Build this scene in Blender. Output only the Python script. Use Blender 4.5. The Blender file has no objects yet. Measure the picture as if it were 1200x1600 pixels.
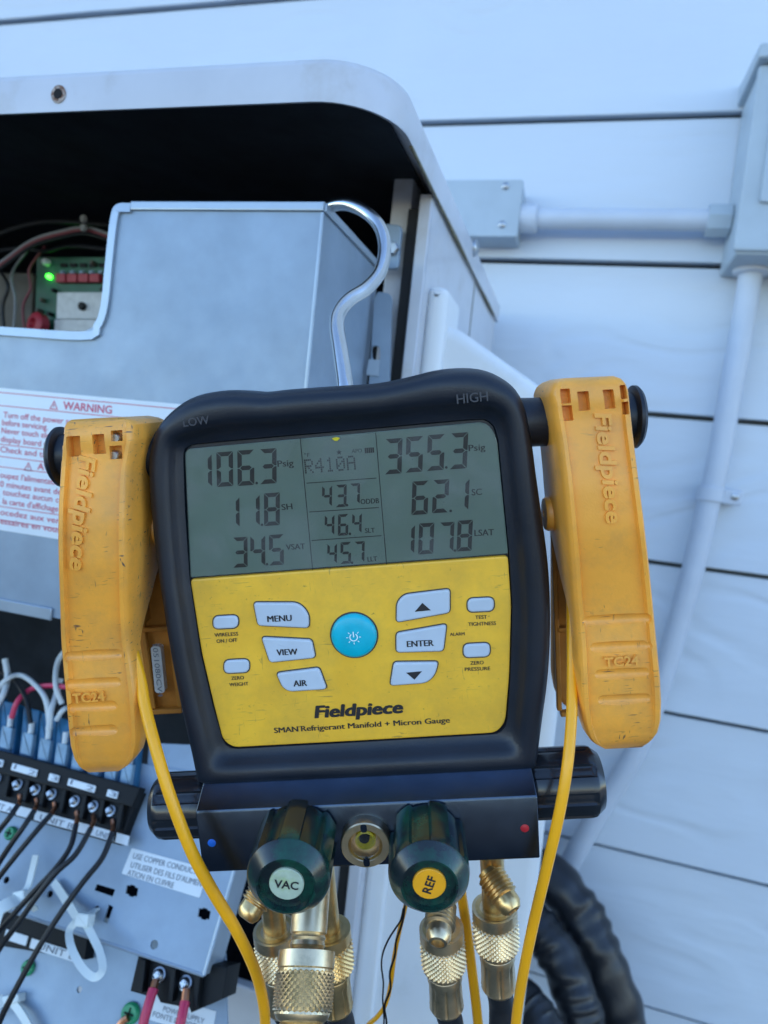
import bpy, bmesh, math, random
import numpy as np
from mathutils import Vector, Matrix
random.seed(7)

# ------------------------------------------------------------------ camera
F, CX, CY = 1060.0, 600.0, 800.0           # focal length in photo pixels, photo centre
scene = bpy.context.scene
def _rot(a, b, c):
    ca, sa = math.cos(a), math.sin(a); cb, sb = math.cos(b), math.sin(b); cc, sc = math.cos(c), math.sin(c)
    yaw = np.array([[ca, 0, sa], [0, 1, 0], [-sa, 0, ca]])
    pit = np.array([[1, 0, 0], [0, cb, -sb], [0, sb, cb]])
    rol = np.array([[cc, -sc, 0], [sc, cc, 0], [0, 0, 1]])
    return rol @ pit @ yaw
RW = _rot(*[math.radians(v) for v in (15.26, 4.46, 6.01)]) @ np.array([[1, 0, 0], [0, 0, -1], [0, 1, 0.]])
CAM = np.array([0, 0, 1.30])
cam_data = bpy.data.cameras.new('camera')
cam = bpy.data.objects.new('camera', cam_data)
scene.collection.objects.link(cam)
right, down, fwd = RW[0], RW[1], RW[2]
cam.matrix_world = Matrix(((right[0], -down[0], -fwd[0], CAM[0]), (right[1], -down[1], -fwd[1], CAM[1]),
                           (right[2], -down[2], -fwd[2], CAM[2]), (0, 0, 0, 1)))
cam_data.sensor_fit = 'VERTICAL'; cam_data.sensor_height = 36.0
cam_data.lens = 36.0 * F / 1600.0
cam_data.clip_start = 0.02; cam_data.clip_end = 500
cam_data.dof.use_dof = True; cam_data.dof.focus_distance = 0.295; cam_data.dof.aperture_fstop = 10.0
scene.camera = cam

# ------------------------------------------------------------------ sky, sun, exposure
SUN_EL, SUN_ROT = math.radians(38), math.radians(50)      # the sun stands behind the house: the wall is in open shade
world = bpy.data.worlds.new('World'); scene.world = world; world.use_nodes = True
wn = world.node_tree.nodes; wl = world.node_tree.links
sky = wn.new('ShaderNodeTexSky'); sky.sky_type = 'NISHITA'; sky.sun_disc = False
sky.sun_elevation = SUN_EL; sky.sun_rotation = SUN_ROT
sky.air_density = 1.0; sky.dust_density = 0.0; sky.ozone_density = 3.6
wl.new(sky.outputs['Color'], wn['Background'].inputs['Color'])
wn['Background'].inputs['Strength'].default_value = 0.15
sun_d = bpy.data.lights.new('sun', 'SUN'); sun_d.energy = 3.5; sun_d.angle = math.radians(0.5); sun_d.color = (1, .95, .88)
sun = bpy.data.objects.new('sun', sun_d); scene.collection.objects.link(sun)
sdir = Vector((math.sin(SUN_ROT) * math.cos(SUN_EL), math.cos(SUN_ROT) * math.cos(SUN_EL), math.sin(SUN_EL)))
sun.rotation_euler = sdir.to_track_quat('Z', 'Y').to_euler(); sun.location = (0, 6, 9)
vs = scene.view_settings
vs.view_transform = 'Standard'; vs.look = 'None'; vs.gamma = 1.0; vs.use_curve_mapping = False
vs.exposure = 1.72

# ------------------------------------------------------------------ measuring frames
def ray(x, y): return RW.T @ np.array([(x - CX) / F, (y - CY) / F, 1.0])
def at(x, y, depth): return CAM + ray(x, y) * depth          # the point this far along the view axis
class Frame:
    def __init__(s, O, U, V):
        s.O = np.array(O, float); s.U = np.array(U, float); s.V = np.array(V, float); s.W = np.cross(s.U, s.V)
    def loc(s, x, y, w=0.0):                                  # where the sight line meets the plane w
        d = ray(x, y); t = (w - s.W @ (CAM - s.O)) / (s.W @ d); P = CAM + d * t - s.O
        return np.array([s.U @ P, s.V @ P, w])
    def scale(s, x, y, w=0.0):                                # metres per photo pixel there
        d = ray(x, y); t = (w - s.W @ (CAM - s.O)) / (s.W @ d); return t / F
    def of(s, P): P = np.array(P) - s.O; return np.array([s.U @ P, s.V @ P, s.W @ P])
    def world(s, l): return s.O + s.U * l[0] + s.V * l[1] + s.W * l[2]
    def matrix(s):
        return Matrix(((s.U[0], s.V[0], s.W[0], s.O[0]), (s.U[1], s.V[1], s.W[1], s.O[1]),
                       (s.U[2], s.V[2], s.W[2], s.O[2]), (0, 0, 0, 1)))
YW, YU = 1.06, 0.40
WALL = Frame((0, YW, 0), (1, 0, 0), (0, 0, 1))
UNIT = Frame((0, YU, 0), (1, 0, 0), (0, 0, 1))
RD = RW.T @ _rot(*[math.radians(v) for v in (2.8, 9.42, -4.31)])
DEV = Frame(at(553, 900, 0.30), RD[:, 0], -RD[:, 1])
TAU = math.radians(30)
PL = Frame(UNIT.world(UNIT.loc(318, 1524, 0)), (1, 0, 0), (0, math.sin(TAU), math.cos(TAU)))

# ------------------------------------------------------------------ mesh helpers
class MB:
    def __init__(s): s.v = []; s.f = []
    def add(s, vs, fs):
        b = len(s.v); s.v += [tuple(float(c) for c in p) for p in vs]; s.f += [tuple(i + b for i in f) for f in fs]; return s
    def box(s, a, b):
        x0, y0, z0 = [min(a[i], b[i]) for i in range(3)]; x1, y1, z1 = [max(a[i], b[i]) for i in range(3)]
        return s.add([(x0, y0, z0), (x1, y0, z0), (x1, y1, z0), (x0, y1, z0), (x0, y0, z1), (x1, y0, z1), (x1, y1, z1), (x0, y1, z1)],
                     [(0, 3, 2, 1), (4, 5, 6, 7), (0, 1, 5, 4), (1, 2, 6, 5), (2, 3, 7, 6), (3, 0, 4, 7)])
    def rings(s, rs, cap0=True, cap1=True):
        n = len(rs[0]); vs = [p for r in rs for p in r]; fs = []
        for k in range(len(rs) - 1):
            for i in range(n):
                j = (i + 1) % n; fs.append((k * n + i, k * n + j, (k + 1) * n + j, (k + 1) * n + i))
        if cap0: fs.append(tuple(range(n))[::-1])
        if cap1: fs.append(tuple((len(rs) - 1) * n + i for i in range(n)))
        return s.add(vs, fs)
    def prism(s, pts, w0, w1, b=0.0, nb=2):                  # 2-D outline (ccw) from w0 up to w1, rounded rim b
        pts = ccw(pts); rs = [[(p[0], p[1], w0) for p in pts]]
        if b > 0:
            for k in range(nb + 1):
                a = k / nb * math.pi / 2
                q = inset(pts, b * (1 - math.cos(a))) if k else pts
                rs.append([(p[0], p[1], w1 - b + b * math.sin(a)) for p in q])
            q = inset(pts, b * 1.15); rs.append([(p[0], p[1], w1) for p in q])
        else: rs.append([(p[0], p[1], w1) for p in pts])
        return s.rings(rs)
    def lathe(s, prof, O, A, seg=32, ref=None, cap0=True, cap1=True):    # prof of (radius, distance along A)
        O = np.array(O, float); A = np.array(A, float); A = A / np.linalg.norm(A)
        r = np.array(ref if ref is not None else ((1, 0, 0) if abs(A[0]) < .8 else (0, 1, 0)), float)
        e1 = r - A * (A @ r); e1 /= np.linalg.norm(e1); e2 = np.cross(A, e1)
        rs = [[O + A * z + (e1 * math.cos(2 * math.pi * i / seg) + e2 * math.sin(2 * math.pi * i / seg)) * rad for i in range(seg)] for rad, z in prof]
        return s.rings(rs, cap0, cap1)
    def tube(s, pts, r, seg=12, sub=6, rfun=None):
        P = smooth(pts, sub); n = len(P); T = []
        for i in range(n):
            t = P[min(i + 1, n - 1)] - P[max(i - 1, 0)]; T.append(t / (np.linalg.norm(t) + 1e-12))
        ref = np.array([0, 0, 1.]) if abs(T[0][2]) < .9 else np.array([1., 0, 0])
        e = ref - T[0] * (T[0] @ ref); e /= np.linalg.norm(e); rs = []
        for i in range(n):
            e = e - T[i] * (T[i] @ e); e /= np.linalg.norm(e); g = np.cross(T[i], e)
            rr = r if rfun is None else None
            rs.append([P[i] + (e * math.cos(2 * math.pi * k / seg) + g * math.sin(2 * math.pi * k / seg)) *
                       (rr if rr is not None else rfun(i / (n - 1), 2 * math.pi * k / seg)) for k in range(seg)])
        return s.rings(rs)
def smooth(pts, sub):
    P = [np.array(p, float) for p in pts]
    if sub <= 1 or len(P) < 3: return P
    Q = [2 * P[0] - P[1]] + P + [2 * P[-1] - P[-2]]; out = []
    for i in range(1, len(Q) - 2):
        a, b, c, d = Q[i - 1:i + 3]
        for k in range(sub):
            t = k / sub
            out.append(.5 * (2 * b + (c - a) * t + (2 * a - 5 * b + 4 * c - d) * t * t + (3 * b - a - 3 * c + d) * t ** 3))
    out.append(P[-1]); return out
def ccw(pts):
    A = sum(pts[i][0] * pts[(i + 1) % len(pts)][1] - pts[(i + 1) % len(pts)][0] * pts[i][1] for i in range(len(pts)))
    return [tuple(p[:2]) for p in (pts if A > 0 else pts[::-1])]
def inset(pts, d):
    out = []; n = len(pts)
    for i in range(n):
        p0 = np.array(pts[i - 1]); p = np.array(pts[i]); p1 = np.array(pts[(i + 1) % n])
        a = p - p0; b = p1 - p; a = a / (np.linalg.norm(a) + 1e-12); b = b / (np.linalg.norm(b) + 1e-12)
        na = np.array([-a[1], a[0]]); nb_ = np.array([-b[1], b[0]]); m = na + nb_; k = d * 2 / max(m @ m, .35)
        out.append(tuple(p + m * k))
    return out
def rpoly(pts, r, n=5):                                      # round the corners of an outline; r one value or one per corner
    pts = [np.array(p[:2], float) for p in pts]; N = len(pts); out = []
    for i in range(N):
        p = pts[i]; a = pts[i - 1] - p; b = pts[(i + 1) % N] - p
        rr = r[i] if isinstance(r, (list, tuple)) else r
        if rr <= 0: out.append(tuple(p)); continue
        la, lb = np.linalg.norm(a), np.linalg.norm(b); k = min(rr, la * .49, lb * .49)
        A = p + a / la * k; B = p + b / lb * k
        for q in range(n + 1):
            t = q / n; out.append(tuple((1 - t) ** 2 * A + 2 * t * (1 - t) * p + t * t * B))
    return out
def circ(c, r, n=24): return [(c[0] + r * math.cos(2 * math.pi * i / n), c[1] + r * math.sin(2 * math.pi * i / n)) for i in range(n)]
def P2(fr, pts, w=0.0): return [tuple(fr.loc(x, y, w)[:2]) for x, y in pts]

col = scene.collection
def mesh_data(name, mb, mat, sharp=35):
    me = bpy.data.meshes.new(name); me.from_pydata(mb.v, [], mb.f); me.update()
    bm = bmesh.new(); bm.from_mesh(me); bmesh.ops.recalc_face_normals(bm, faces=bm.faces); bm.to_mesh(me); bm.free()
    me.polygons.foreach_set('use_smooth', [True] * len(me.polygons)); me.set_sharp_from_angle(angle=math.radians(sharp))
    if mat: me.materials.append(mat)
    return me
def part(name, mb, mat, parent, bevel=0, sharp=35, label=None, kind=None):
    o = bpy.data.objects.new(name, mesh_data(name, mb, mat, sharp)); col.objects.link(o); o.parent = parent
    if parent is not None and parent.type == 'EMPTY' and 'shift' in parent:
        o.location = -Vector(parent['shift'])
    if bevel:
        m = o.modifiers.new('bevel', 'BEVEL'); m.width = bevel; m.segments = 2; m.limit_method = 'ANGLE'; m.angle_limit = math.radians(40)
        m.harden_normals = False
    if label: o['label'] = label
    if kind: o['kind'] = kind
    return o
def thing(name, label, cat, fr, base=(0, 0, 0), group=None):   # an Empty at the thing's base; its parts are built in the frame's own measures
    o = bpy.data.objects.new(name, None); col.objects.link(o)
    m = fr.matrix(); o.matrix_world = m @ Matrix.Translation(Vector([float(c) for c in base]))
    o.empty_display_size = .01; o['shift'] = [float(c) for c in base]
    o['label'] = label; o['category'] = cat
    if group: o['group'] = group
    return o
def solo(name, mb, mat, label, cat, group=None, sharp=35):     # a thing that is one mesh, built in world measures
    b = np.array(mb.v).min(0) * .5 + np.array(mb.v).max(0) * .5; b[2] = np.array(mb.v)[:, 2].min()
    mb.v = [tuple(np.array(p) - b) for p in mb.v]
    o = bpy.data.objects.new(name, mesh_data(name, mb, mat, sharp)); col.objects.link(o); o.location = b
    o['label'] = label; o['category'] = cat
    if group: o['group'] = group
    return o
def setting(name, mb, mat):
    o = bpy.data.objects.new(name, mesh_data(name, mb, mat)); col.objects.link(o); o['kind'] = 'structure'; return o
def cut(o, mb):                                              # drill the cutter out of a part
    me = bpy.data.meshes.new('cutter'); me.from_pydata(mb.v, [], mb.f)
    bm = bmesh.new(); bm.from_mesh(me); bmesh.ops.recalc_face_normals(bm, faces=bm.faces); bm.to_mesh(me); bm.free()
    c = bpy.data.objects.new('cutter', me); col.objects.link(c); c.matrix_world = Matrix.Identity(4)
    ml, pp = o.matrix_basis.copy(), o.parent
    o.parent = None; o.matrix_world = Matrix.Identity(4)
    m = o.modifiers.new('cut', 'BOOLEAN'); m.operation = 'DIFFERENCE'; m.object = c; m.solver = 'EXACT'
    dg = bpy.context.evaluated_depsgraph_get(); dg.update()
    new = bpy.data.meshes.new_from_object(o.evaluated_get(dg)); old = o.data
    o.modifiers.remove(m); o.data = new; new.name = old.name
    new.set_sharp_from_angle(angle=math.radians(30))
    o.parent = pp; o.matrix_basis = ml
    bpy.data.objects.remove(c); bpy.data.meshes.remove(me)
_txt = {}
def text_geo(s, bold=0.0, extr=0.0, bev=0.0):
    k = (s, bold, extr, bev)
    if k in _txt: return _txt[k]
    cu = bpy.data.curves.new('t', 'FONT'); cu.body = s; cu.size = 1; cu.offset = bold; cu.extrude = extr; cu.bevel_depth = bev
    cu.resolution_u = 3; cu.bevel_resolution = 1
    o = bpy.data.objects.new('t', cu); col.objects.link(o)
    dg = bpy.context.evaluated_depsgraph_get(); dg.update()
    me = bpy.data.meshes.new_from_object(o.evaluated_get(dg))
    v = np.array([tuple(x.co) for x in me.vertices]); f = [tuple(p.vertices) for p in me.polygons]
    bpy.data.objects.remove(o); bpy.data.curves.remove(cu); bpy.data.meshes.remove(me)
    _txt[k] = (v, f); return v, f
def text(mb, fr, s, p0, p1, cap, w, bold=.015, slant=0.0, extr=0.0, bev=0.0, wfun=None, up=None):
    """letters along the photo line p0-p1 on plane w of a frame, cap height in photo pixels"""
    flat = extr == 0 and bev == 0
    v, f = text_geo(s, 0.0 if flat else bold, extr, bev); x0, x1 = v[:, 0].min(), v[:, 0].max()
    a = fr.loc(*p0, w)[:2]; b = fr.loc(*p1, w)[:2]; d = b - a; L = np.linalg.norm(d); d /= L
    n = np.array([-d[1], d[0]]); ch = cap * fr.scale(*p0, w) / .70
    steps = [(0, 0)] if not flat or bold <= 0 else [(-1, 0), (0, 0), (1, 0)] if bold < .035 else [(-1, 0), (-.5, .5), (0, -.5), (.5, .5), (1, 0), (0, .6), (0, 0), (-1, -.4), (1, -.4)]
    for i, (sx, sy) in enumerate(steps):
        out = []
        for p in v:
            q = a + d * ((p[0] - x0) / (x1 - x0) * L + slant * p[1] * ch + sx * bold * ch) + n * (p[1] + sy * bold) * ch
            ww = (wfun(q[0], q[1]) if wfun else w)
            out.append((q[0], q[1], ww + p[2] * ch + i * 1.2e-5))
        mb.add(out, f)

# ------------------------------------------------------------------ materials
def pm(name, c, rough=.5, metal=0., var=.08, vscale=12., bump=0., bscale=150., stretch=None, coat=0., spec=.5,
       dirt=None, dirt2=None, rvar=.1, emit=None, rnd=False, scratch=None):
    m = bpy.data.materials.new(name); m.use_nodes = True; nt = m.node_tree; N = nt.nodes; L = nt.links
    b = N['Principled BSDF']; tc = N.new('ShaderNodeTexCoord'); vec = tc.outputs['Object']
    if rnd:
        oi = N.new('ShaderNodeObjectInfo'); mu = N.new('ShaderNodeVectorMath'); mu.operation = 'MULTIPLY_ADD'
        cb = N.new('ShaderNodeCombineXYZ')
        for i in range(3): L.new(oi.outputs['Random'], cb.inputs[i])
        L.new(cb.outputs[0], mu.inputs[0]); mu.inputs[1].default_value = (37, 11, 23); L.new(vec, mu.inputs[2]); vec = mu.outputs[0]
    if stretch:
        mp = N.new('ShaderNodeMapping'); mp.inputs['Scale'].default_value = stretch; L.new(vec, mp.inputs['Vector']); vec = mp.outputs[0]
    def noise(sc, det=4, ro=.6):
        n = N.new('ShaderNodeTexNoise'); n.inputs['Scale'].default_value = sc; n.inputs['Detail'].default_value = det
        n.inputs['Roughness'].default_value = ro; L.new(vec, n.inputs['Vector']); return n.outputs['Fac']
    def ramp(src, lo, hi):
        r = N.new('ShaderNodeMapRange'); r.inputs[1].default_value = lo; r.inputs[2].default_value = hi; L.new(src, r.inputs[0]); return r.outputs[0]
    def mix(fac, A, B):
        x = N.new('ShaderNodeMix'); x.data_type = 'RGBA'
        if isinstance(fac, float): x.inputs[0].default_value = fac
        else: L.new(fac, x.inputs[0])
        for i, k in ((6, A), (7, B)):
            if isinstance(k, tuple): x.inputs[i].default_value = (*k[:3], 1)
            else: L.new(k, x.inputs[i])
        return x.outputs[2]
    n1 = noise(vscale)
    lo = tuple(v * (1 - var) for v in c[:3]); hi = tuple(min(1, v * (1 + var)) for v in c[:3])
    cc = mix(ramp(n1, .3, .7), lo, hi)
    for dd, sc_ in ((dirt, 1), (dirt2, 1)):
        if dd:
            dc, dscale, dlo, dhi, damt = dd
            k = ramp(noise(dscale, 6, .7), dlo, dhi); mm = N.new('ShaderNodeMath'); mm.operation = 'MULTIPLY'
            L.new(k, mm.inputs[0]); mm.inputs[1].default_value = damt; cc = mix(mm.outputs[0], cc, dc)
    if scratch:                                               # short dark scuffs in worn patches
        scol, amt = scratch; tot = None
        for rot_, sc3 in (((0, 0, .9), (90, 900, 300)), ((0, 0, -.5), (110, 800, 300)), ((0, 0, .2), (700, 120, 300))):
            mp = N.new('ShaderNodeMapping'); mp.inputs['Rotation'].default_value = rot_; mp.inputs['Scale'].default_value = sc3; L.new(tc.outputs['Object'], mp.inputs['Vector'])
            nz = N.new('ShaderNodeTexNoise'); nz.inputs['Scale'].default_value = 1.0; nz.inputs['Detail'].default_value = 2; nz.inputs['Distortion'].default_value = .6; L.new(mp.outputs[0], nz.inputs['Vector'])
            k = ramp(nz.outputs['Fac'], .66, .72)
            if tot is None: tot = k
            else:
                mm = N.new('ShaderNodeMath'); mm.operation = 'MAXIMUM'; L.new(tot, mm.inputs[0]); L.new(k, mm.inputs[1]); tot = mm.outputs[0]
        pk = ramp(noise(48, 3, .6), .50, .62); mm = N.new('ShaderNodeMath'); mm.operation = 'MULTIPLY'; L.new(tot, mm.inputs[0]); L.new(pk, mm.inputs[1])
        m2 = N.new('ShaderNodeMath'); m2.operation = 'MULTIPLY'; L.new(mm.outputs[0], m2.inputs[0]); m2.inputs[1].default_value = amt; cc = mix(m2.outputs[0], cc, scol)
    L.new(cc, b.inputs['Base Color'])
    r = N.new('ShaderNodeMapRange'); r.inputs[3].default_value = max(.02, rough - rvar); r.inputs[4].default_value = min(1, rough + rvar)
    L.new(noise(vscale * 2.3), r.inputs[0]); L.new(r.outputs[0], b.inputs['Roughness'])
    b.inputs['Metallic'].default_value = metal; b.inputs['Specular IOR Level'].default_value = spec
    b.inputs['Coat Weight'].default_value = coat; b.inputs['Coat Roughness'].default_value = .08
    if bump:
        bn = N.new('ShaderNodeBump'); bn.inputs['Strength'].default_value = bump; bn.inputs['Distance'].default_value = .001
        L.new(noise(bscale, 3), bn.inputs['Height']); L.new(bn.outputs[0], b.inputs['Normal'])
    if emit:
        b.inputs['Emission Color'].default_value = (*emit[:3], 1); b.inputs['Emission Strength'].default_value = emit[3]
    return m
def siding_mat():
    m = bpy.data.materials.new('painted_siding'); m.use_nodes = True; nt = m.node_tree; N = nt.nodes; L = nt.links
    b = N['Principled BSDF']; tc = N.new('ShaderNodeTexCoord'); oi = N.new('ShaderNodeObjectInfo')
    cb = N.new('ShaderNodeCombineXYZ')
    for i in range(3): L.new(oi.outputs['Random'], cb.inputs[i])
    mu = N.new('ShaderNodeVectorMath'); mu.operation = 'MULTIPLY_ADD'; mu.inputs[1].default_value = (31, 7, 13)
    L.new(cb.outputs[0], mu.inputs[0]); L.new(tc.outputs['Object'], mu.inputs[2])
    def mp(s):
        k = N.new('ShaderNodeMapping'); k.inputs['Scale'].default_value = s; L.new(mu.outputs[0], k.inputs['Vector']); return k.outputs[0]
    def noise(v, sc, det, dist=0.):
        n = N.new('ShaderNodeTexNoise'); n.inputs['Scale'].default_value = sc; n.inputs['Detail'].default_value = det
        n.inputs['Distortion'].default_value = dist; L.new(v, n.inputs['Vector']); return n.outputs['Fac']
    # cedar-mill grain: contour bands of a stretched noise, so that the lines run, bow and close like real grain
    g = noise(mp((1.3, 3, 30)), 1.6, 2.0, .3)
    sc = N.new('ShaderNodeMath'); sc.operation = 'MULTIPLY'; sc.inputs[1].default_value = 8.0; L.new(g, sc.inputs[0])
    fr = N.new('ShaderNodeMath'); fr.operation = 'PINGPONG'; fr.inputs[1].default_value = .5; L.new(sc.outputs[0], fr.inputs[0])
    r1 = N.new('ShaderNodeMapRange'); r1.interpolation_type = 'SMOOTHSTEP'; r1.inputs[1].default_value = .02; r1.inputs[2].default_value = .33; L.new(fr.outputs[0], r1.inputs[0])
    fine = noise(mp((3, 10, 75)), 1.5, 3)
    msk = noise(mp((1.2, 3, 6)), 1.1, 1)
    mk = N.new('ShaderNodeMapRange'); mk.inputs[1].default_value = .25; mk.inputs[2].default_value = .52; L.new(msk, mk.inputs[0])
    a = N.new('ShaderNodeMath'); a.operation = 'MULTIPLY'; L.new(r1.outputs[0], a.inputs[0]); mh = N.new('ShaderNodeMath'); mh.operation = 'MULTIPLY'; mh.inputs[1].default_value = .38; L.new(mk.outputs[0], mh.inputs[0]); L.new(mh.outputs[0], a.inputs[1])
    f2 = N.new('ShaderNodeMath'); f2.operation = 'MULTIPLY_ADD'; f2.inputs[1].default_value = 1.3; L.new(fine, f2.inputs[0]); L.new(a.outputs[0], f2.inputs[2])
    bn = N.new('ShaderNodeBump'); bn.inputs['Strength'].default_value = 1.0; bn.inputs['Distance'].default_value = .0028
    L.new(f2.outputs[0], bn.inputs['Height']); L.new(bn.outputs[0], b.inputs['Normal'])
    x = N.new('ShaderNodeMix'); x.data_type = 'RGBA'; L.new(noise(mp((3, 3, 3)), 2.0, 5), x.inputs[0])
    x.inputs[6].default_value = (.575, .635, .70, 1); x.inputs[7].default_value = (.635, .685, .74, 1)
    L.new(x.outputs[2], b.inputs['Base Color']); b.inputs['Roughness'].default_value = .55
    return m
def glass_mat(name, tint=(1, 1, 1), rough=.05, ior=1.45, sheen_smudge=True):
    m = bpy.data.materials.new(name); m.use_nodes = True; N = m.node_tree.nodes; L = m.node_tree.links
    for n in list(N):
        if n.type == 'BSDF_PRINCIPLED': N.remove(n)
    t = N.new('ShaderNodeBsdfTransparent'); t.inputs[0].default_value = (*tint, 1); g = N.new('ShaderNodeBsdfGlossy')
    g.inputs['Roughness'].default_value = rough; fz = N.new('ShaderNodeFresnel'); fz.inputs[0].default_value = ior
    x = N.new('ShaderNodeMixShader'); L.new(fz.outputs[0], x.inputs[0]); L.new(t.outputs[0], x.inputs[1]); L.new(g.outputs[0], x.inputs[2])
    if sheen_smudge:  # pale diffuse patches stand in for uneven reflections, with fine dust specks
        tc = N.new('ShaderNodeTexCoord'); n1 = N.new('ShaderNodeTexNoise'); n1.inputs['Scale'].default_value = 38; n1.inputs['Detail'].default_value = 5; n1.inputs['Distortion'].default_value = .8
        n2 = N.new('ShaderNodeTexNoise'); n2.inputs['Scale'].default_value = 700; L.new(tc.outputs['Object'], n1.inputs['Vector']); L.new(tc.outputs['Object'], n2.inputs['Vector'])
        a = N.new('ShaderNodeMapRange'); a.inputs[1].default_value = .45; a.inputs[2].default_value = .80; a.inputs[4].default_value = .14; L.new(n1.outputs['Fac'], a.inputs[0])
        b = N.new('ShaderNodeMapRange'); b.inputs[1].default_value = .72; b.inputs[2].default_value = .76; b.inputs[4].default_value = .22; L.new(n2.outputs['Fac'], b.inputs[0])
        mx = N.new('ShaderNodeMath'); mx.operation = 'MAXIMUM'; L.new(a.outputs[0], mx.inputs[0]); L.new(b.outputs[0], mx.inputs[1])
        df = N.new('ShaderNodeBsdfDiffuse'); df.inputs[0].default_value = (.42, .45, .46, 1); y = N.new('ShaderNodeMixShader')
        L.new(mx.outputs[0], y.inputs[0]); L.new(x.outputs[0], y.inputs[1]); L.new(df.outputs[0], y.inputs[2]); x = y
    L.new(x.outputs[0], N['Material Output'].inputs['Surface']); return m
M = {}
M['siding'] = siding_mat()
M['sheath'] = pm('shadow_line_sheathing', (.10, .12, .13), .9)  # dark tone draws the shadow line between the boards
M['box'] = pm('grey_box_paint', (.40, .47, .52), .45, var=.06, vscale=20, bump=.08, bscale=400)
M['pvc'] = pm('painted_conduit', (.52, .565, .63), .45, var=.05, vscale=15, bump=.05, bscale=300)
M['cream'] = pm('cabinet_paint', (.54, .555, .59), .35, var=.06, vscale=14, bump=.05, bscale=500,
                dirt=((.30, .24, .16), 9, .58, .82, .55), dirt2=((.16, .13, .10), 60, .68, .8, .5), coat=.2)
M['white'] = pm('white_plastic', (.72, .74, .75), .35, var=.04, vscale=10, bump=.04, bscale=400, dirt=((.45, .44, .38), 14, .6, .85, .4))
M['grime'] = pm('grime_bead', (.17, .15, .09), .9, var=.5, vscale=90, bump=.4, bscale=300)
M['galv'] = pm('galvanised_sheet', (.26, .335, .42), .42, metal=.22, var=.10, vscale=28, bump=.06, bscale=250, dirt=((.20, .28, .38), 6, .45, .8, .5))
M['galv_edge'] = pm('galvanised_fold', (.36, .43, .50), .34, metal=.4, var=.06, vscale=40)
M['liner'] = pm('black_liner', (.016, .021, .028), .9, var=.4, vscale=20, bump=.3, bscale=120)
M['gasket'] = pm('black_gasket', (.012, .013, .015), .8)
M['zinc'] = pm('zinc_screw', (.42, .44, .46), .3, metal=1., var=.15, vscale=150)
M['rust'] = pm('rusty_rim', (.36, .30, .26), .8, var=.5, vscale=500, dirt=((.14, .05, .02), 400, .45, .6, .9))
M['dark'] = pm('black_hole', (.006, .006, .007), .9)
M['steel'] = pm('polished_steel', (.66, .66, .64), .17, metal=1., var=.05, vscale=60, rvar=.05)
M['rubber'] = pm('navy_black_rubber', (.0055, .0095, .018), .42, var=.25, vscale=30, bump=.12, bscale=900, dirt=((.05, .06, .08), 350, .72, .80, .5), spec=.5)
M['rubber_mark'] = pm('moulded_rubber_letters', (.03, .036, .05), .35)
M['yellow'] = pm('faceplate_yellow', (.94, .50, .035), .42, var=.12, vscale=22, bump=.06, bscale=1200,
                 dirt=((.46, .28, .05), 34, .42, .76, .55), dirt2=((.10, .07, .03), 330, .64, .73, .65), scratch=((.22, .14, .05), .6))
M['clamp'] = pm('clamp_yellow', (.93, .385, .048), .34, var=.10, vscale=26, bump=.10, bscale=1100,
                dirt=((.55, .27, .07), 45, .43, .72, .62), dirt2=((.09, .06, .04), 420, .67, .75, .6), scratch=((.09, .06, .05), 1.0))
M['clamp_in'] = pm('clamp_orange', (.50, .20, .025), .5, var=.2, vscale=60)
M['cable'] = pm('yellow_cable', (.95, .42, .008), .35, var=.05, vscale=60, dirt=((.4, .26, .05), 90, .6, .8, .4))
M['lcd'] = pm('display_green_grey', (.135, .215, .182), .35, var=.10, vscale=14, spec=.3)
M['lcd_ink'] = pm('display_segments', (.008, .016, .018), .5, var=.2, vscale=40, spec=.2)
M['lcd_ghost'] = pm('display_faint_segments', (.070, .105, .108), .4, var=.15, vscale=40, spec=.2)
M['pane'] = glass_mat('display_window', rough=.10)
M['ink'] = pm('black_print', (.018, .017, .02), .5, var=.1)
M['button'] = pm('pale_blue_button', (.50, .575, .66), .40, var=.05, vscale=60, dirt=((.35, .40, .36), 120, .6, .8, .4))
M['power'] = pm('turquoise_button', (.0, .46, .60), .35, var=.12, vscale=70, dirt=((.02, .34, .16), 42, .55, .72, .8))
M['power_mark'] = pm('pale_print', (.72, .86, .88), .5)
M['seam'] = pm('dark_button_seam', (.05, .05, .045), .8)
M['block'] = pm('anodised_navy_block', (.055, .075, .110), .22, metal=.95, var=.15, vscale=60, bump=.08, bscale=2600, dirt=((.02, .09, .065), 40, .62, .8, .4), spec=.6)
M['knob'] = pm('black_green_knob', (.009, .016, .018), .24, var=.2, vscale=50, dirt=((.003, .085, .048), 38, .46, .66, .8), spec=.6)
M['knob_black'] = pm('gloss_black_knob', (.011, .014, .019), .2, var=.2, vscale=60, spec=.6)
M['vac'] = pm('worn_pale_green_disc', (.42, .50, .38), .5, var=.15, vscale=160, dirt=((.30, .42, .08), 130, .5, .7, .5))
M['ref'] = pm('yellow_disc', (.88, .38, .01), .45, var=.06, vscale=120)
M['brass'] = pm('brass', (.80, .55, .25), .33, metal=1., var=.14, vscale=70, rvar=.1, dirt=((.26, .22, .09), 60, .5, .75, .6))
M['brass_worn'] = pm('worn_nickel_brass', (.80, .62, .38), .36, metal=1., var=.12, vscale=70, dirt=((.30, .27, .17), 90, .5, .75, .6))
M['hose'] = pm('black_hose_rubber', (.012, .014, .018), .5)
M['foam'] = pm('black_pipe_insulation', (.010, .012, .016), .36, var=.3, vscale=20, bump=.5, bscale=60, spec=.5)
M['blue_dot'] = pm('blue_dot', (.01, .14, .62), .4)
M['red_dot'] = pm('red_dot', (.50, .02, .03), .4)
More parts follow.
